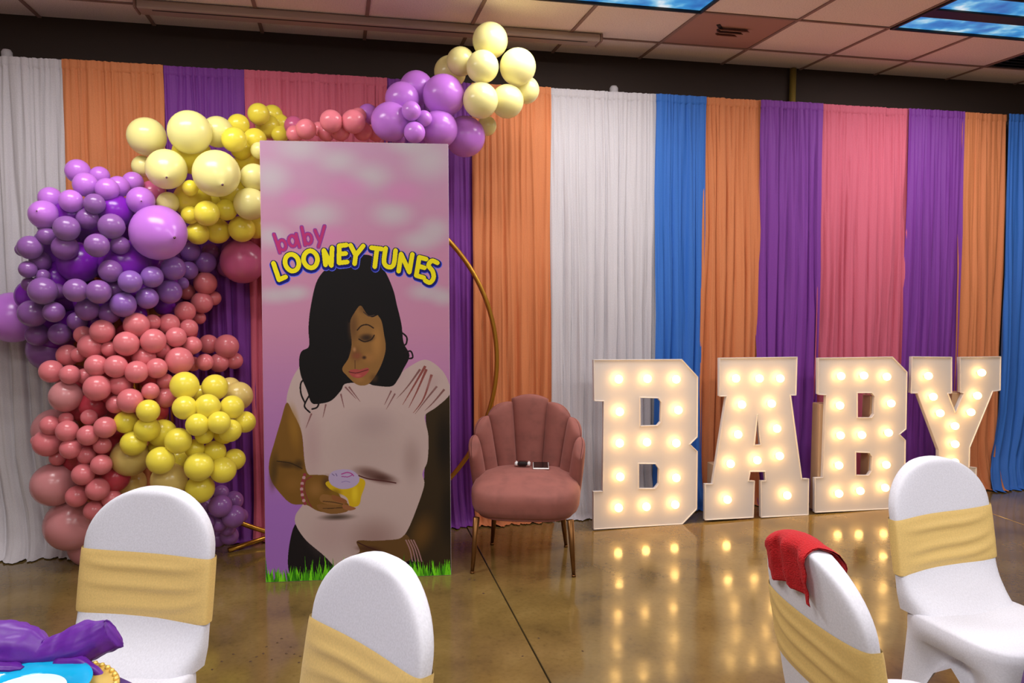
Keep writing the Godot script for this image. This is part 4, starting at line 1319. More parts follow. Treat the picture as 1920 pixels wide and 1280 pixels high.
	balloon("lemon", -325, 2578, -4970, 62, "nearest small yellow balloon left of the topmost pink balloon above the board", "balloons of the cream and yellow bulge above left")
	balloon("lemon", -314, 2497, -4874, 51, "nearest small yellow balloon above right of the cream balloon against the board edge", "balloons of the cream and yellow bulge above left")
	balloon("rose", -228, 2529, -4762, 56, "nearest small rose pink balloon right of the topmost small yellow balloon left of the board", "balloons of the pink run above the board")
	balloon("coral", -155, 2486, -4622, 58, "nearest small pink balloon left of the topmost pink balloon above the board", "balloons of the pink run above the board")
	balloon("coral", -220, 2470, -4691, 49, "nearest small pink balloon below right of the topmost small yellow balloon left of the board", "balloons of the pink run above the board")
	balloon("coral", -15, 2530, -4586, 64, "topmost pink balloon above the board", "balloons of the pink run above the board")
	balloon("coral", 110, 2536, -4598, 68, "nearest small pink balloon right of the topmost pink balloon above the board", "balloons of the pink run above the board")
	balloon("coral", 35, 2492, -4672, 56, "nearest small pink balloon below right of the topmost pink balloon above the board", "balloons of the pink run above the board")
	balloon("coral", -44, 2488, -4717, 50, "nearest small pink balloon below the topmost pink balloon above the board", "balloons of the pink run above the board")
	balloon("coral", 164, 2502, -4694, 56, "nearest small pink balloon left of the big lilac balloon right of the top pinks", "balloons of the pink run above the board")
	balloon("coral", 244, 2510, -4753, 54, "nearest small pink balloon below left of the big lilac balloon right of the top pinks", "balloons of the pink run above the board")
	balloon("coral", -87, 2521, -4783, 43, "nearest small pink balloon below left of the topmost pink balloon above the board", "balloons of the pink run above the board")
	balloon("coral", 142, 2600, -4741, 47, "second nearest small pink balloon right of the topmost pink balloon above the board", "balloons of the pink run above the board")
	balloon("lilac", 200, 2624, -4798, 61, "nearest small lilac balloon left of the big lilac balloon right of the top pinks", "balloons of the lilac run above the board")
	balloon("lilac", 312, 2525, -4501, 109, "big lilac balloon right of the top pinks", "balloons of the lilac run above the board")
	balloon("lilac", 422, 2570, -4411, 54, "nearest small lilac balloon above right of the big lilac balloon right of the top pinks", "balloons of the lilac run above the board")
	balloon("lilac", 441, 2458, -4433, 60, "third nearest small lilac balloon below left of the large lilac balloon touching the top creams", "balloons of the lilac run above the board")
	balloon("lilac", 496, 2539, -4441, 45, "nearest small lilac balloon below left of the large lilac balloon touching the top creams", "balloons of the lilac run above the board")
	balloon("lilac", 594, 2504, -4544, 108, "nearest large lilac balloon left of the lilac balloon beside the board's top right corner", "balloons of the lilac run above the board")
	balloon("lilac", 763, 2487, -4645, 121, "lilac balloon beside the board's top right corner", "balloons of the lilac run above the board")
	balloon("lilac", 624, 2699, -4555, 121, "large lilac balloon touching the top creams", "balloons of the lilac run above the board")
	balloon("lilac", 386, 2671, -4576, 98, "nearest large lilac balloon above right of the big lilac balloon right of the top pinks", "balloons of the lilac run above the board")
	balloon("lilac", 478, 2759, -4659, 100, "nearest large lilac balloon left of the large lilac balloon touching the top creams", "balloons of the lilac run above the board")
	balloon("lilac", 363, 2521, -4652, 56, "nearest small lilac balloon below right of the big lilac balloon right of the top pinks", "balloons of the lilac run above the board")
	balloon("lilac", 364, 2445, -4605, 39, "third nearest small lilac balloon right of the topmost pink balloon above the board", "balloons of the lilac run above the board")
	balloon("lilac", 525, 2454, -4651, 33, "second nearest small lilac balloon left of the lilac balloon beside the board's top right corner", "balloons of the lilac run above the board")
	balloon("lilac", 577, 2463, -4693, 41, "nearest small lilac balloon left of the lilac balloon beside the board's top right corner", "balloons of the lilac run above the board")
	balloon("butter", 897, 3025, -4542, 103, "topmost balloon near the ceiling", "balloons of the cream cluster at top right")
	balloon("butter", 732, 2911, -4596, 83, "nearest small pale cream balloon left of the central cream balloon of the top right cluster", "balloons of the cream cluster at top right")
	balloon("butter", 691, 2888, -4750, 97, "nearest large pale cream balloon above the large lilac balloon touching the top creams", "balloons of the cream cluster at top right")
	balloon("butter", 838, 2852, -4466, 92, "central cream balloon of the top right cluster", "balloons of the cream cluster at top right")
	balloon("butter", 1053, 2874, -4500, 106, "nearest large pale cream balloon right of the central cream balloon of the top right cluster", "balloons of the cream cluster at top right")
	balloon("butter", 828, 2666, -4482, 102, "nearest large pale cream balloon below the central cream balloon of the top right cluster", "balloons of the cream cluster at top right")
	balloon("butter", 995, 2679, -4527, 97, "second nearest large pale cream balloon below the topmost balloon near the ceiling", "balloons of the cream cluster at top right")
	balloon("butter", 1126, 2768, -4599, 81, "nearest small pale cream balloon below right of the topmost balloon near the ceiling", "balloons of the cream cluster at top right")
	balloon("butter", 908, 2568, -4706, 59, "nearest small pale cream balloon below right of the large lilac balloon touching the top creams", "balloons of the cream cluster at top right")
	balloon("pink", -1057, 1387, -4515, 67, "topmost pink balloon under the violets", "balloons of the pink mass at left")
	balloon("pink", -1222, 1356, -4497, 63, "nearest small pink balloon left of the topmost pink balloon under the violets", "balloons of the pink mass at left")
	balloon("pink", -1290, 1275, -4534, 67, "third nearest small pink balloon right of the lowest violet balloon of the left bulge", "balloons of the pink mass at left")
	balloon("pink", -1345, 1332, -4598, 49, "nearest small pink balloon above right of the lowest violet balloon of the left bulge", "balloons of the pink mass at left")
	balloon("pink", -1100, 1290, -4472, 66, "nearest small pink balloon below left of the topmost pink balloon under the violets", "balloons of the pink mass at left")
	balloon("pink", -975, 1300, -4510, 67, "nearest small pink balloon above right of the pink balloon in the middle of the mass", "balloons of the pink mass at left")
	balloon("pink", -874, 1314, -4589, 56, "third nearest small pink balloon right of the topmost pink balloon under the violets", "balloons of the pink mass at left")
	balloon("pink", -848, 1451, -4732, 58, "nearest small pink balloon below the pale violet balloon below the biggest lilac", "balloons of the pink mass at left")
	balloon("pink", -764, 1613, -4920, 68, "highest pink balloon left of the board", "balloons of the pink mass at left")
	balloon("pink", -785, 1498, -4920, 64, "nearest small pink balloon below the highest pink balloon left of the board", "balloons of the pink mass at left")
	balloon("pink", -726, 1523, -4970, 44, "nearest small pink balloon below right of the highest pink balloon left of the board", "balloons of the pink mass at left")
	balloon("pink", -876, 1562, -4970, 48, "nearest small pink balloon below left of the highest pink balloon left of the board", "balloons of the pink mass at left")
	balloon("pink", -823, 1358, -4687, 51, "third nearest small pink balloon below the highest pink balloon left of the board", "balloons of the pink mass at left")
	balloon("pink", -994, 1397, -4599, 44, "nearest small pink balloon right of the topmost pink balloon under the violets", "balloons of the pink mass at left")
	balloon("pink", -918, 1385, -4645, 57, "second nearest small pink balloon right of the topmost pink balloon under the violets", "balloons of the pink mass at left")
	balloon("pink", -811, 1404, -4970, 38, "second nearest small pink balloon below the highest pink balloon left of the board", "balloons of the pink mass at left")
	balloon("pink", -801, 1262, -4660, 51, "fourth nearest small pink balloon left of the rightmost pink balloon left of the board", "balloons of the pink mass at left")
	balloon("pink", -761, 1246, -4958, 58, "second nearest small pink balloon above left of the rightmost pink balloon left of the board", "balloons of the pink mass at left")
	balloon("pink", -653, 1234, -4920, 72, "nearest small pink balloon above left of the rightmost pink balloon left of the board", "balloons of the pink mass at left")
	balloon("pink", -617, 1142, -4960, 52, "rightmost pink balloon left of the board", "balloons of the pink mass at left")
	balloon("pink", -698, 1135, -4920, 58, "nearest small pink balloon left of the rightmost pink balloon left of the board", "balloons of the pink mass at left")
	balloon("pink", -748, 1158, -4722, 49, "second nearest small pink balloon left of the rightmost pink balloon left of the board", "balloons of the pink mass at left")
	balloon("pink", -855, 1185, -4559, 75, "second nearest small pink balloon right of the pink balloon in the middle of the mass", "balloons of the pink mass at left")
	balloon("pink", -819, 1146, -4764, 43, "nearest small pink balloon above the yellow balloon in the low patch's middle", "balloons of the pink mass at left")
	balloon("pink", -1030, 1206, -4539, 62, "pink balloon in the middle of the mass", "balloons of the pink mass at left")
	balloon("pink", -945, 1241, -4587, 44, "nearest small pink balloon right of the pink balloon in the middle of the mass", "balloons of the pink mass at left")
	balloon("pink", -1195, 1260, -4513, 42, "second nearest small pink balloon left of the pink balloon in the middle of the mass", "balloons of the pink mass at left")
	balloon("pink", -1366, 1226, -4575, 40, "second nearest small pink balloon right of the lowest violet balloon of the left bulge", "balloons of the pink mass at left")
	balloon("pink", -1436, 1220, -4633, 59, "nearest small pink balloon right of the lowest violet balloon of the left bulge", "balloons of the pink mass at left")
	balloon("pink", -1498, 1141, -4563, 61, "leftmost pink balloon below the violets", "balloons of the pink mass at left")
	balloon("pink", -1387, 1129, -4494, 51, "nearest small pink balloon right of the leftmost pink balloon below the violets", "balloons of the pink mass at left")
	balloon("pink", -1247, 1178, -4454, 57, "third nearest small pink balloon right of the leftmost pink balloon below the violets", "balloons of the pink mass at left")
	balloon("pink", -1148, 1172, -4441, 60, "nearest small pink balloon left of the pink balloon in the middle of the mass", "balloons of the pink mass at left")
	balloon("pink", -1048, 1140, -4445, 60, "nearest small pink balloon below left of the pink balloon in the middle of the mass", "balloons of the pink mass at left")
	balloon("pink", -955, 1154, -4481, 55, "nearest small pink balloon below right of the pink balloon in the middle of the mass", "balloons of the pink mass at left")
	balloon("pink", -1334, 1112, -4560, 43, "second nearest small pink balloon right of the leftmost pink balloon below the violets", "balloons of the pink mass at left")
	balloon("pink", -1241, 1061, -4436, 69, "second nearest small pink balloon above left of the leftmost yellow balloon on the pinks", "balloons of the pink mass at left")
	balloon("pink", -1140, 1067, -4477, 55, "second nearest small pink balloon above the leftmost yellow balloon on the pinks", "balloons of the pink mass at left")
	balloon("pink", -1080, 989, -4425, 66, "nearest small pink balloon above the leftmost yellow balloon on the pinks", "balloons of the pink mass at left")
	balloon("pink", -984, 1034, -4452, 46, "nearest small pink balloon below the pink balloon in the middle of the mass", "balloons of the pink mass at left")
	balloon("pink", -925, 986, -4533, 56, "nearest small pink balloon above left of the yellow balloon in the low patch's middle", "balloons of the pink mass at left")
	balloon("pink", -926, 1074, -4540, 44, "second nearest small pink balloon above left of the yellow balloon in the low patch's middle", "balloons of the pink mass at left")
	balloon("dusty", -1427, 1007, -4543, 83, "nearest large dusty pink balloon below right of the leftmost pink balloon below the violets", "balloons of the pink mass at left")
	balloon("dusty", -1573, 781, -4811, 121, "nearest large dusty pink balloon above the biggest dusty pink balloon", "balloons of the pink mass at left")
	balloon("pink", -1510, 853, -4549, 52, "nearest small pink balloon above the pink balloon low on the mass's left edge", "balloons of the pink mass at left")
	balloon("pink", -1541, 751, -4586, 73, "pink balloon low on the mass's left edge", "balloons of the pink mass at left")
	balloon("pink", -1624, 747, -4682, 31, "nearest small pink balloon left of the pink balloon low on the mass's left edge", "balloons of the pink mass at left")
	balloon("pink", -1410, 828, -4490, 57, "nearest small pink balloon above right of the pink balloon low on the mass's left edge", "balloons of the pink mass at left")
	balloon("pink", -1431, 884, -4549, 37, "nearest small pink balloon below the leftmost pink balloon below the violets", "balloons of the pink mass at left")
	balloon("pink", -1298, 808, -4448, 54, "third nearest small pink balloon left of the leftmost yellow balloon on the pinks", "balloons of the pink mass at left")
	balloon("pink", -1301, 898, -4490, 42, "nearest small pink balloon below right of the leftmost pink balloon below the violets", "balloons of the pink mass at left")
	balloon("pink", -1207, 851, -4427, 57, "nearest small pink balloon left of the leftmost yellow balloon on the pinks", "balloons of the pink mass at left")
	balloon("pink", -1399, 731, -4494, 54, "nearest small pink balloon right of the pink balloon low on the mass's left edge", "balloons of the pink mass at left")
	balloon("pink", -1329, 686, -4516, 46, "second nearest small pink balloon right of the pink balloon low on the mass's left edge", "balloons of the pink mass at left")
	balloon("pink", -1241, 743, -4488, 46, "nearest small pink balloon above left of the big beige balloon on the pinks", "balloons of the pink mass at left")
	balloon("pink", -1241, 645, -4458, 54, "nearest small pink balloon left of the big beige balloon on the pinks", "balloons of the pink mass at left")
	balloon("pink", -1343, 589, -4496, 58, "nearest small pink balloon right of the biggest dusty pink balloon", "balloons of the pink mass at left")
	balloon("pink", -1276, 503, -4500, 61, "second nearest small pink balloon above right of the lowest big dusty pink balloon", "balloons of the pink mass at left")
	balloon("pink", -1396, 457, -4554, 58, "nearest small pink balloon below right of the biggest dusty pink balloon", "balloons of the pink mass at left")
	balloon("pink", -1315, 372, -4556, 53, "nearest small pink balloon above right of the lowest big dusty pink balloon", "balloons of the pink mass at left")
	balloon("pink", -1223, 430, -4560, 53, "nearest small pink balloon below left of the big beige balloon on the pinks", "balloons of the pink mass at left")
	balloon("dusty", -1541, 503, -4661, 118, "biggest dusty pink balloon, tied in the garland", "balloons of the pink mass at left")
	balloon("dusty", -1479, 256, -4717, 144, "lowest big dusty pink balloon", "balloons of the pink mass at left")
	balloon("pink", -1506, 659, -4626, 43, "nearest small pink balloon below right of the pink balloon low on the mass's left edge", "balloons of the pink mass at left")
	balloon("pink", -1165, 964, -4480, 49, "nearest small pink balloon above left of the leftmost yellow balloon on the pinks", "balloons of the pink mass at left")
	balloon("dusty", -1425, 93, -4834, 118, "nearest large dusty pink balloon below right of the lowest big dusty pink balloon", "balloons of the pink mass at left")
	balloon("red", -1302, 947, -4584, 77, "nearest small dark pink balloon above left of the leftmost yellow balloon on the pinks", "balloons of the pink mass at left")
	balloon("red", -1105, 1216, -4631, 85, "nearest large dark pink balloon left of the pink balloon in the middle of the mass", "balloons of the pink mass at left")
	balloon("red", -1231, 1209, -4644, 78, "nearest small dark pink balloon left of the pink balloon in the middle of the mass", "balloons of the pink mass at left")
	balloon("red", -955, 1356, -4754, 81, "nearest small dark pink balloon right of the topmost pink balloon under the violets", "balloons of the pink mass at left")
	balloon("red", -1190, 1020, -4564, 77, "nearest small dark pink balloon above the leftmost yellow balloon on the pinks", "balloons of the pink mass at left")
	balloon("red", -1393, 924, -4655, 71, "nearest small dark pink balloon below right of the leftmost pink balloon below the violets", "balloons of the pink mass at left")
	balloon("red", -1010, 1101, -4581, 71, "nearest small dark pink balloon below the pink balloon in the middle of the mass", "balloons of the pink mass at left")
	balloon("red", -874, 1234, -4727, 73, "nearest small dark pink balloon right of the pink balloon in the middle of the mass", "balloons of the pink mass at left")
	balloon("red", -1218, 706, -4663, 79, "nearest small dark pink balloon above left of the big beige balloon on the pinks", "balloons of the pink mass at left")
	balloon("red", -1210, 542, -4589, 78, "nearest small dark pink balloon below left of the big beige balloon on the pinks", "balloons of the pink mass at left")
	balloon("red", -1334, 627, -4598, 70, "nearest small dark pink balloon left of the big beige balloon on the pinks", "balloons of the pink mass at left")
	balloon("red", -1006, 909, -4570, 85, "nearest large dark pink balloon above right of the leftmost yellow balloon on the pinks", "balloons of the pink mass at left")
	balloon("red", -1257, 1061, -4721, 126, "nearest large dark pink balloon above the leftmost yellow balloon on the pinks", "balloons of the pink mass at left")
	balloon("red", -1058, 1258, -4863, 135, "nearest large dark pink balloon below right of the topmost pink balloon under the violets", "balloons of the pink mass at left")
	balloon("red", -1417, 651, -4751, 130, "nearest large dark pink balloon right of the pink balloon low on the mass's left edge", "balloons of the pink mass at left")
	balloon("red", -1222, 783, -4823, 134, "nearest large dark pink balloon below left of the leftmost yellow balloon on the pinks", "balloons of the pink mass at left")
	balloon("red", -1430, 1067, -4707, 93, "nearest large dark pink balloon below right of the leftmost pink balloon below the violets", "balloons of the pink mass at left")
	balloon("red", -897, 1333, -4871, 91, "nearest large dark pink balloon right of the topmost pink balloon under the violets", "balloons of the pink mass at left")
	balloon("red", -1340, 481, -4800, 125, "nearest large dark pink balloon below left of the big beige balloon on the pinks", "balloons of the pink mass at left")
	balloon("red", -1116, 1283, -4743, 124, "nearest large dark pink balloon below the topmost pink balloon under the violets", "balloons of the pink mass at left")
	balloon("lemon", -810, 1060, -4439, 76, "nearest small yellow balloon below right of the pink balloon in the middle of the mass", "balloons of the yellow patch on the pinks")
	balloon("lemon", -669, 1035, -4534, 72, "nearest small yellow balloon below left of the rightmost pink balloon left of the board", "balloons of the yellow patch on the pinks")
	balloon("amber", -564, 963, -4682, 82, "nearest small beige yellow balloon above the rightmost yellow balloon of the low patch", "balloons of the yellow patch on the pinks")
	balloon("amber", -623, 998, -4780, 63, "nearest small beige yellow balloon below the rightmost pink balloon left of the board", "balloons of the yellow patch on the pinks")
	balloon("lemon", -795, 955, -4342, 63, "nearest small yellow balloon above left of the yellow balloon in the low patch's middle", "balloons of the yellow patch on the pinks")
	balloon("lemon", -685, 953, -4369, 67, "nearest small yellow balloon above right of the yellow balloon in the low patch's middle", "balloons of the yellow patch on the pinks")
	balloon("lemon", -752, 994, -4589, 48, "nearest small yellow balloon above the yellow balloon in the low patch's middle", "balloons of the yellow patch on the pinks")
	balloon("lemon", -572, 932, -4456, 65, "nearest small yellow balloon above left of the rightmost yellow balloon of the low patch", "balloons of the yellow patch on the pinks")
	balloon("lemon", -511, 841, -4492, 60, "rightmost yellow balloon of the low patch", "balloons of the yellow patch on the pinks")
	balloon("lemon", -730, 866, -4315, 60, "yellow balloon in the low patch's middle", "balloons of the yellow patch on the pinks")
	balloon("lemon", -622, 872, -4322, 60, "nearest small yellow balloon right of the yellow balloon in the low patch's middle", "balloons of the yellow patch on the pinks")
	balloon("lemon", -579, 812, -4403, 62, "nearest small yellow balloon below left of the rightmost yellow balloon of the low patch", "balloons of the yellow patch on the pinks")
	balloon("lemon", -707, 799, -4377, 49, "nearest small yellow balloon below right of the yellow balloon in the low patch's middle", "balloons of the yellow patch on the pinks")
	balloon("lemon", -623, 778, -4498, 57, "second nearest small yellow balloon below left of the rightmost yellow balloon of the low patch", "balloons of the yellow patch on the pinks")
	balloon("lemon", -1117, 868, -4472, 61, "leftmost yellow balloon on the pinks", "balloons of the yellow patch on the pinks")
	balloon("lemon", -985, 937, -4390, 60, "nearest small yellow balloon above right of the leftmost yellow balloon on the pinks", "balloons of the yellow patch on the pinks")
	balloon("lemon", -1002, 833, -4430, 67, "nearest small yellow balloon right of the leftmost yellow balloon on the pinks", "balloons of the yellow patch on the pinks")
	balloon("lemon", -1079, 754, -4455, 67, "nearest small yellow balloon above the big beige balloon on the pinks", "balloons of the yellow patch on the pinks")
	balloon("amber", -1124, 656, -4565, 103, "big beige balloon on the pinks", "balloons of the yellow patch on the pinks")
	balloon("lemon", -834, 777, -4352, 69, "nearest small yellow balloon below left of the yellow balloon in the low patch's middle", "balloons of the yellow patch on the pinks")
	balloon("lemon", -923, 677, -4347, 72, "nearest small yellow balloon right of the big beige balloon on the pinks", "balloons of the yellow patch on the pinks")
	balloon("lemon", -734, 632, -4350, 76, "nearest small yellow balloon above the lowest bright yellow balloon", "balloons of the yellow patch on the pinks")
	balloon("lemon", -623, 592, -4421, 71, "nearest small yellow balloon above right of the lowest bright yellow balloon", "balloons of the yellow patch on the pinks")
	balloon("lemon", -574, 626, -4522, 60, "nearest small yellow balloon below the rightmost yellow balloon of the low patch", "balloons of the yellow patch on the pinks")
	balloon("lemon", -749, 488, -4450, 78, "lowest bright yellow balloon, tied in the garland", "balloons of the yellow patch on the pinks")
	balloon("amber", -905, 544, -4450, 96, "nearest large beige yellow balloon left of the lowest bright yellow balloon", "balloons of the yellow patch on the pinks")
	balloon("amber", -1161, 480, -4704, 85, "nearest large beige yellow balloon below the big beige balloon on the pinks", "balloons of the yellow patch on the pinks")
	balloon("lemon", -673, 683, -4478, 62, "second nearest small yellow balloon below right of the yellow balloon in the low patch's middle", "balloons of the yellow patch on the pinks")
	balloon("lemon", -767, 715, -4430, 52, "nearest small yellow balloon below the yellow balloon in the low patch's middle", "balloons of the yellow patch on the pinks")
	balloon("lemon", -947, 791, -4520, 77, "nearest small yellow balloon left of the yellow balloon in the low patch's middle", "balloons of the yellow patch on the pinks")
	balloon("lemon", -961, 698, -4601, 79, "nearest small yellow balloon below right of the leftmost yellow balloon on the pinks", "balloons of the yellow patch on the pinks")
	balloon("lemon", -871, 633, -4544, 71, "nearest small yellow balloon above left of the lowest bright yellow balloon", "balloons of the yellow patch on the pinks")
	balloon("violet", -663, 355, -4562, 64, "nearest small violet balloon above left of the violet balloon nearest the hoop foot", "balloons of the violet cluster by the hoop foot")
	balloon("violet", -673, 400, -4686, 43, "nearest small violet balloon right of the lowest bright yellow balloon", "balloons of the violet cluster by the hoop foot")
	balloon("violet", -609, 342, -4708, 56, "nearest small violet balloon above the violet balloon nearest the hoop foot", "balloons of the violet cluster by the hoop foot")
	balloon("violet", -599, 274, -4613, 65, "violet balloon nearest the hoop foot", "balloons of the violet cluster by the hoop foot")
	balloon("violet", -764, 334, -4661, 49, "nearest small violet balloon below the lowest bright yellow balloon", "balloons of the violet cluster by the hoop foot")
	balloon("violet", -747, 258, -4596, 48, "nearest small violet balloon left of the violet balloon nearest the hoop foot", "balloons of the violet cluster by the hoop foot")
	balloon("violet", -687, 228, -4652, 49, "second nearest small violet balloon below left of the violet balloon nearest the hoop foot", "balloons of the violet cluster by the hoop foot")
	balloon("violet", -645, 180, -4704, 46, "nearest small violet balloon below left of the violet balloon nearest the hoop foot", "balloons of the violet cluster by the hoop foot")
	balloon("violet", -646, 116, -4765, 54, "nearest small violet balloon below the violet balloon nearest the hoop foot", "balloons of the violet cluster by the hoop foot")
	balloon("violet", -722, 91, -4810, 54, "third nearest small violet balloon below left of the violet balloon nearest the hoop foot", "balloons of the violet cluster by the hoop foot")
	balloon("violet", -569, 252, -4704, 40, "nearest small violet balloon right of the violet balloon nearest the hoop foot", "balloons of the violet cluster by the hoop foot")
	balloon("violet", -789, 71, -4875, 55, "third nearest small violet balloon below the lowest bright yellow balloon", "balloons of the violet cluster by the hoop foot")

func letters() -> void:
	var s := st_new()
	var prof := []
	for k in range(0, 15):
		var a := PI * k / 17.0
		prof.append(Vector2(maxf(0.0001, sin(a) * 0.027), 0.036 + cos(a) * 0.027))
	prof.append(Vector2(0.010, 0.012))
	s = st_new()
	add_lathe(s, prof, Vector3.ZERO, 20)
	var m := done(s)
	M.bulb_mesh = turned(m)
	s = st_new()
	add_lathe(s, [Vector2(0.0105, 0.014), Vector2(0.014, 0.0135), Vector2(0.016, 0.010), Vector2(0.016, 0.0)], Vector3.ZERO, 18)
	M.socket_mesh = turned(done(s))
	marquee("white marquee letter B beside the pink chair, first of the row", Vector3(1.993, 0.002, -4.72), [-386, 1120, 225, 1110, 342, 990, 346, 587, 293, 539, 348, 489, 351, 96, 248, 0, -377, 8, -379, 256, -317, 256, -315, 851, -380, 856], [[-65, 867, 63, 859, 86, 830, 84, 699, 62, 675, -62, 676], [-70, 428, 50, 421, 77, 384, 75, 283, 49, 252, -68, 259]],
		[-227, 995, -29, 993, 173, 984, -218, 783, 191, 779, -216, 577, -27, 575, 180, 559, -210, 355, 184, 326, -219, 150, -25, 145, 179, 146], [[-241, 8, -89, 662]])
	marquee("white marquee letter A, second of the lit row", Vector3(2.792, 0.002, -4.72), [-300, 1113, 279, 1108, 278, 846, 237, 847, 341, 257, 395, 254, 399, 0, 36, 6, 29, 260, 66, 258, 56, 325, -57, 331, -67, 265, -23, 263, -25, 10, -384, 16, -388, 262, -333, 259, -244, 856, -295, 857], [[-11, 720, 19, 512, -29, 511]],
		[-196, 978, -22, 973, 134, 969, -148, 800, 74, 799, -171, 598, 119, 626, -222, 400, -24, 415, 145, 436, -240, 156, 210, 158], [[-314, 8, -116, 384]])
	marquee("white marquee letter B between the A and the Y, third of the lit row", Vector3(3.615, 0.002, -4.72), [-379, 1098, 211, 1094, 334, 984, 343, 573, 291, 537, 342, 492, 354, 103, 247, 0, -370, 13, -377, 257, -315, 257, -309, 840, -371, 846], [[-64, 848, 52, 844, 79, 817, 80, 691, 59, 665, -57, 670], [-61, 426, 51, 417, 74, 385, 74, 282, 49, 252, -55, 258]],
		[-221, 973, -40, 972, 144, 959, -223, 768, 187, 769, -211, 558, -41, 554, 174, 560, -216, 347, 165, 331, -209, 146, -39, 155, 163, 166], [[-334, 8, -45, 771], [71, 8, 261, 815]])
	marquee("white marquee letter Y behind the white chair, last of the lit row", Vector3(4.371, 0.002, -4.72), [-383, 1092, -52, 1082, -40, 822, -71, 819, -1, 676, 65, 819, 38, 823, 20, 1080, 371, 1077, 380, 829, 315, 823, 136, 415, 139, 268, 200, 261, 213, 0, -178, 5, -190, 261, -122, 262, -129, 407, -328, 831, -381, 832], [],
		[-271, 956, 179, 968, -224, 805, 151, 801, -160, 684, 102, 682, -30, 586, -23, 453, -17, 320, -13, 162], [[-5, 8, 173, 816]])

# the lathe's axis turned from y to z
func turned(m: ArrayMesh) -> ArrayMesh:
	var s := SurfaceTool.new()
	s.append_from(m, 0, Transform3D(Basis(Vector3.RIGHT, PI / 2), Vector3.ZERO))
	return s.commit()

func table_things() -> void:
	# left table in the foreground, its top just under the picture's edge
	var c := Vector3(-0.99, 0, -1.24)
	round_table(c, "round banquet table in the lower left corner", "purple tablecloth under the turquoise plate", 3)
	round_table(Vector3(2.085, 0, -0.90), "round banquet table beyond the lower right corner", "dark purple tablecloth edge in the lower right corner", 4)
	var pc := Vector3(-0.612, 0.753, -1.682)
	var ch := thing("charger_plate", "round gold charger under the turquoise plate", "plate", pc)
	var s := st_new()
	add_lathe(s, [Vector2(0.0001, 0.006), Vector2(0.10, 0.006), Vector2(0.112, 0.012), Vector2(0.155, 0.018), Vector2(0.158, 0.016), Vector2(0.11, 0.004), Vector2(0.09, 0.0), Vector2(0.0001, 0.0)], Vector3.ZERO, 56)
	obj("disc", done(s), M.charger, ch)
	s = st_new()
	for k in 44:
		var a := TAU * k / 44
		add_lathe(s, [Vector2(0.0001, 0.0245), Vector2(0.005, 0.022), Vector2(0.006, 0.018), Vector2(0.0001, 0.014)], Vector3(sin(a) * 0.150, 0, cos(a) * 0.150), 8)
	obj("beaded_rim", done(s), M.charger, ch)
	var pl := thing("plate", "glossy turquoise plate with a pale centre, in the lower left corner", "plate", pc + Vector3(-0.022, 0.0185, -0.010))
	s = st_new()
	add_lathe(s, [Vector2(0.078, 0.004), Vector2(0.084, 0.010), Vector2(0.118, 0.016), Vector2(0.126, 0.0175), Vector2(0.127, 0.0155), Vector2(0.09, 0.006), Vector2(0.075, 0.0), Vector2(0.0001, 0.0)], Vector3.ZERO, 56)
	obj("rim", done(s), M.turquoise, pl)
	s = st_new()
	add_lathe(s, [Vector2(0.0001, 0.0075), Vector2(0.06, 0.007), Vector2(0.079, 0.0055)], Vector3.ZERO, 48)
	obj("well", done(s), M.plate_white, pl)
	napkin(pc)

func round_table(c: Vector3, label: String, cloth_label: String, seed_: int) -> void:
	var t := thing("banquet_table", label, "table", c)
	var s := st_new()
	add_lathe(s, [Vector2(0.0001, 0.748), Vector2(0.735, 0.748), Vector2(0.742, 0.742), Vector2(0.742, 0.728), Vector2(0.735, 0.722), Vector2(0.0001, 0.722)], Vector3.ZERO, 64)
	obj("tabletop", done(s), M.paint, t)
	for k in 4:
		var a := TAU * k / 4 + 0.5
		s = st_new()
		add_tube(s, [Vector3(sin(a) * 0.42, 0.722, cos(a) * 0.42), Vector3(sin(a) * 0.46, 0.0, cos(a) * 0.46)], [0.014, 0.014], 10)
		obj("leg", done(s), M.dark_metal, t)
	s = st_new()
	var rows := []
	var n := FastNoiseLite.new()
	n.seed = seed_
	for k in [[0.0001, 0.7495], [0.4, 0.7495], [0.70, 0.7495], [0.742, 0.7493], [0.750, 0.744], [0.753, 0.73], [0.756, 0.70], [0.762, 0.64], [0.768, 0.57], [0.772, 0.525]]:
		var row := []
		for j in 160:
			var a := TAU * j / 160
			var drop := clampf((0.74 - k[1]) / 0.2, 0, 1)
			var r: float = k[0] + drop * (0.014 * sin(a * 26.0 + seed_) + 0.01 * sin(a * 11.0))
			row.append(Vector3(sin(a) * r, k[1], cos(a) * r) + c)
		rows.append(row)
	add_grid(s, rows, true)
	var o := obj("tablecloth", done(s), M.purple_cloth)
	tag(o, cloth_label, "tablecloth")

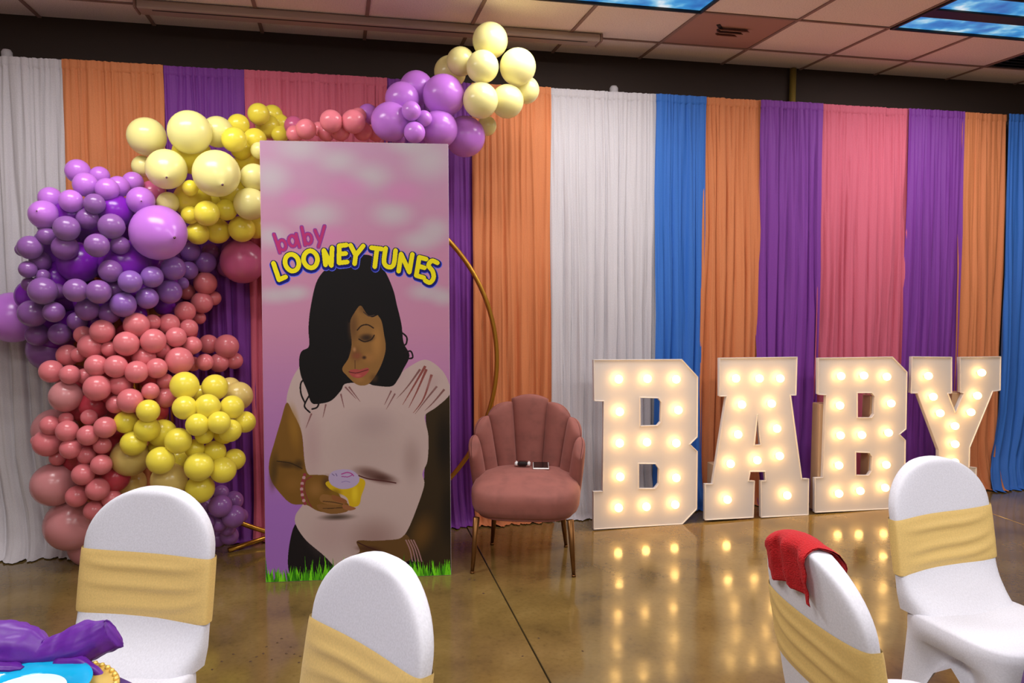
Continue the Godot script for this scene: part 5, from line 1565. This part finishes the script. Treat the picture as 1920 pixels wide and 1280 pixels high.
func napkin(_pc: Vector3) -> void:
	# a knotted purple napkin: loop at left, pinch, flared loop at right, one tail
	var t := thing("napkin", "shiny purple knotted napkin bow beside the turquoise plate", "napkin")
	var s := st_new()
	loft(s, [[Vector3(-0.837, 0.797, -1.877), 0.047, 0.05, 0], [Vector3(-0.780, 0.808, -1.865), 0.054, 0.06, 0], [Vector3(-0.723, 0.813, -1.853), 0.049, 0.06, 0], [Vector3(-0.683, 0.808, -1.843), 0.042, 0.05, 0], [Vector3(-0.641, 0.794, -1.833), 0.029, 0.03, 0.2], [Vector3(-0.601, 0.798, -1.834), 0.037, 0.035, 0.3], [Vector3(-0.558, 0.809, -1.836), 0.043, 0.045, 0.3], [Vector3(-0.523, 0.820, -1.828), 0.040, 0.03, 0.3], [Vector3(-0.497, 0.827, -1.823), 0.038, 0.016, 0.25], [Vector3(-0.493, 0.829, -1.822), 0.033, 0.006, 0.25]], 0.16, 4)
	obj("bow_loop", done(s), M.napkin, t)
	s = st_new()
	loft(s, [[Vector3(-0.605, 0.783, -1.814), 0.012, 0.02, 0], [Vector3(-0.557, 0.783, -1.792), 0.014, 0.014, 0], [Vector3(-0.522, 0.772, -1.773), 0.009, 0.01, 0], [Vector3(-0.495, 0.756, -1.756), 0.005, 0.004, 0]], 0.2, 5)
	obj("tail", done(s), M.napkin, t)
	s = st_new()
	loft(s, [[Vector3(-0.784, 0.800, -1.824), 0.016, 0.03, 0], [Vector3(-0.727, 0.791, -1.806), 0.014, 0.03, 0], [Vector3(-0.686, 0.789, -1.791), 0.008, 0.016, 0], [Vector3(-0.667, 0.786, -1.787), 0.003, 0.006, 0]], 0.2, 6)
	obj("fold", done(s), M.napkin, t)

func loft(s: SurfaceTool, secs: Array, wr: float, seed_: int) -> void:
	# sections: centre, half height, half depth, roll; cloth wrinkles run along the length
	var n := FastNoiseLite.new()
	n.seed = seed_
	n.frequency = 1.0
	var cs := []
	for k in secs.size() - 1:
		for q in 6:
			var f := q / 6.0
			var a: Array = secs[k]
			var b: Array = secs[k + 1]
			var g := f * f * (3 - 2 * f)
			cs.append([a[0].lerp(b[0], f), lerpf(a[1], b[1], g), lerpf(a[2], b[2], g), lerpf(a[3], b[3], f)])
	cs.append(secs[secs.size() - 1])
	var rows := []
	for i in cs.size():
		var d: Vector3 = (cs[mini(i + 1, cs.size() - 1)][0] - cs[maxi(i - 1, 0)][0]).normalized()
		var fwd := Vector3(-0.35, 0, 0.94)
		var up := fwd.cross(d).normalized() * -1.0
		if up.y < 0: up = -up
		var row := []
		for j in 40:
			var a := -TAU * j / 40
			var e := 1.0 + wr * n.get_noise_2d(cos(a) * 2.4 + 5.0, sin(a) * 2.4 + i * 0.06)
			var cr := cos(cs[i][3])
			var sr := sin(cs[i][3])
			var y: float = cos(a) * cs[i][1] * e
			var z: float = sin(a) * cs[i][2] * e
			row.append(cs[i][0] + up * (y * cr - z * sr) + fwd * (y * sr + z * cr))
		rows.append(row)
	add_grid(s, rows, true)
	add_fan(s, rows[0], true)
	add_fan(s, rows[rows.size() - 1], false)

func red_cloth(chair: Node3D) -> void:
	# a small towel hung over the chair's domed top; its shape follows the dome in the chair's own axes
	var s := st_new()
	var n := FastNoiseLite.new()
	n.seed = 6
	n.frequency = 1.0
	for side in [1, -1]:
		var rows := []
		for k in 23:
			var f := k / 22.0
			var row := []
			for j in 29:
				var u := j / 28.0
				var along := lerpf(TOWEL_A, TOWEL_B, u)      # across the chair back
				var arc := lerpf(-TOWEL_FRONT, TOWEL_REAR, f)  # from the front hem over the top to the rear hem
				var x := along + 0.012 * n.get_noise_2d(u * 5.0, f * 2.0) - 0.02 * absf(arc) / 0.2
				var ytop := 0.80 + 0.175 * sqrt(maxf(0.02, 1.0 - pow(x / 0.222, 2.0)))
				var off := 0.040
				var dy := 0.0
				var z := 0.0
				if absf(arc) < off * 1.3:
					var an := arc / (off * 1.3) * PI / 2
					z = -sin(an) * off
					dy = (cos(an) - 1.0) * off * 0.8 + 0.012
				else:
					z = -signf(arc) * off
					dy = -(absf(arc) - off * 1.3) - off * 0.8 + 0.012
				var y := ytop + dy
				var fold := 0.010 * sin(u * 15.0 + 1.0) * clampf(absf(arc) / 0.06, 0, 1) + 0.006 * n.get_noise_2d(u * 9.0, f * 6.0)
				var p := Vector3(x, y, back_z(y) + z * (1.0 + (fold + 0.006) / off) + 0.018 * pow(x / 0.22, 2.0))
				if side < 0: p += Vector3(0, -0.003, 0.003 * signf(arc))
				row.append(p)
			rows.append(row)
		if side < 0:
			for r in rows.size(): rows[r].reverse()
		add_grid(s, rows)
	var o := obj("towel", done(s), M.terry)
	tag(o, "bright red terry towel hung over the tilted white chair back", "towel")
	o.transform = chair.transform

func seat_items() -> void:
	var t := thing("phone", "dark phone lying on the pink scallop chair's seat", "phone", Vector3(1.176, 0.519, -4.415), deg_to_rad(-14))
	obj("body", box_mesh(Vector3(0, 0.005, 0), Vector3(0.095, 0.009, 0.16), 0.003), M.white_plastic, t)
	obj("screen", box_mesh(Vector3(0, 0.0095, 0), Vector3(0.088, 0.002, 0.152), 0.0008), M.black_gloss, t)
	t = thing("case", "small black case with white ends beside the phone on the seat", "case", Vector3(1.076, 0.519, -4.466), deg_to_rad(-18))
	obj("body", box_mesh(Vector3(0, 0.013, 0), Vector3(0.06, 0.026, 0.05), 0.008), M.black_gloss, t)
	for k in [-1, 1]:
		obj("end", box_mesh(Vector3(k * 0.038, 0.012, 0), Vector3(0.018, 0.024, 0.044), 0.007), M.white_plastic, t)

func crumbs() -> void:
	rng.seed = 3
	var s := st_new()
	for q in [[-0.363, -3.399], [-0.336, -3.423], [-0.239, -3.401], [-0.205, -3.388], [-0.179, -3.362], [-0.183, -3.305], [-0.269, -3.554], [-0.285, -3.515], [0.681, -4.067], [0.708, -4.053], [0.720, -3.862], [-0.328, -3.487], [-0.383, -3.360], [-0.296, -3.359], [-0.224, -3.459], [-0.463, -3.446], [-0.505, -3.387], [-0.532, -3.323], [0.760, -3.150], [0.871, -3.301], [1.027, -3.139]]:
		crumb(s, Vector3(q[0], 0.0005, q[1]), 0.007)
	var o := obj("floor_crumbs", done(s), M.crumb)
	tag(o, "scattered brown crumbs on the concrete near the foreground chairs", "crumbs", "", "stuff")

func crumb(s: SurfaceTool, p: Vector3, r: float) -> void:
	s.set_smooth_group(-1)
	var top := p + Vector3(0, r * 0.5, 0)
	var ring := []
	for k in 6:
		var a := -TAU * k / 6
		ring.append(p + Vector3(sin(a), 0, cos(a)) * r * rng.randf_range(0.5, 1.3))
	for k in 6:
		for q in [top, ring[k], ring[(k + 1) % 6]]: s.add_vertex(q)

func _ready() -> void:
	# camera
	var cam := Camera3D.new()
	cam.name = "camera"
	add_child(cam)
	cam.position = Vector3(0, 1.6, 0)
	cam.rotation = Vector3(-atan(105.0 / 1450.0), -deg_to_rad(12.75), 0)
	cam.fov = rad_to_deg(2.0 * atan(640.0 / 1450.0))
	cam.near = 0.05
	cam.far = 60
	cam.current = true
	# environment: a closed room, lit by its lamps
	var we := WorldEnvironment.new()
	we.name = "environment"
	var e := Environment.new()
	e.background_mode = Environment.BG_COLOR
	e.background_color = Color(0.02, 0.02, 0.02)
	e.tonemap_mode = Environment.TONE_MAPPER_LINEAR
	e.tonemap_exposure = EXPOSURE
	e.sdfgi_enabled = true
	e.ssao_enabled = true
	e.ssil_enabled = true
	we.environment = e
	add_child(we)
	materials()
	structure()
	ceiling_things()
	drapes()
	board()
	hoop()
	letters()
	scallop_chair()
	balloons()
	covered_chair("white covered chair with a level gold sash, in front of the balloons", Vector3(-0.669, 0, -2.301), -0.4189, -0.004, 1)
	covered_chair("white covered chair in front of the printed board, its sash cut by the bottom edge", Vector3(-0.139, 0, -1.627), -1.0123, 0, 2)
	var towel_chair := covered_chair("white covered chair seen edge on, with the red towel over it", Vector3(1.392, 0, -1.650), 1.5184, 0, 3)
	covered_chair("white covered chair at right in front of the last letters, seat showing", Vector3(2.139, 0, -2.111), 0.0873, 0.012, 4)
	red_cloth(towel_chair)
	table_things()
	seat_items()
	crumbs()
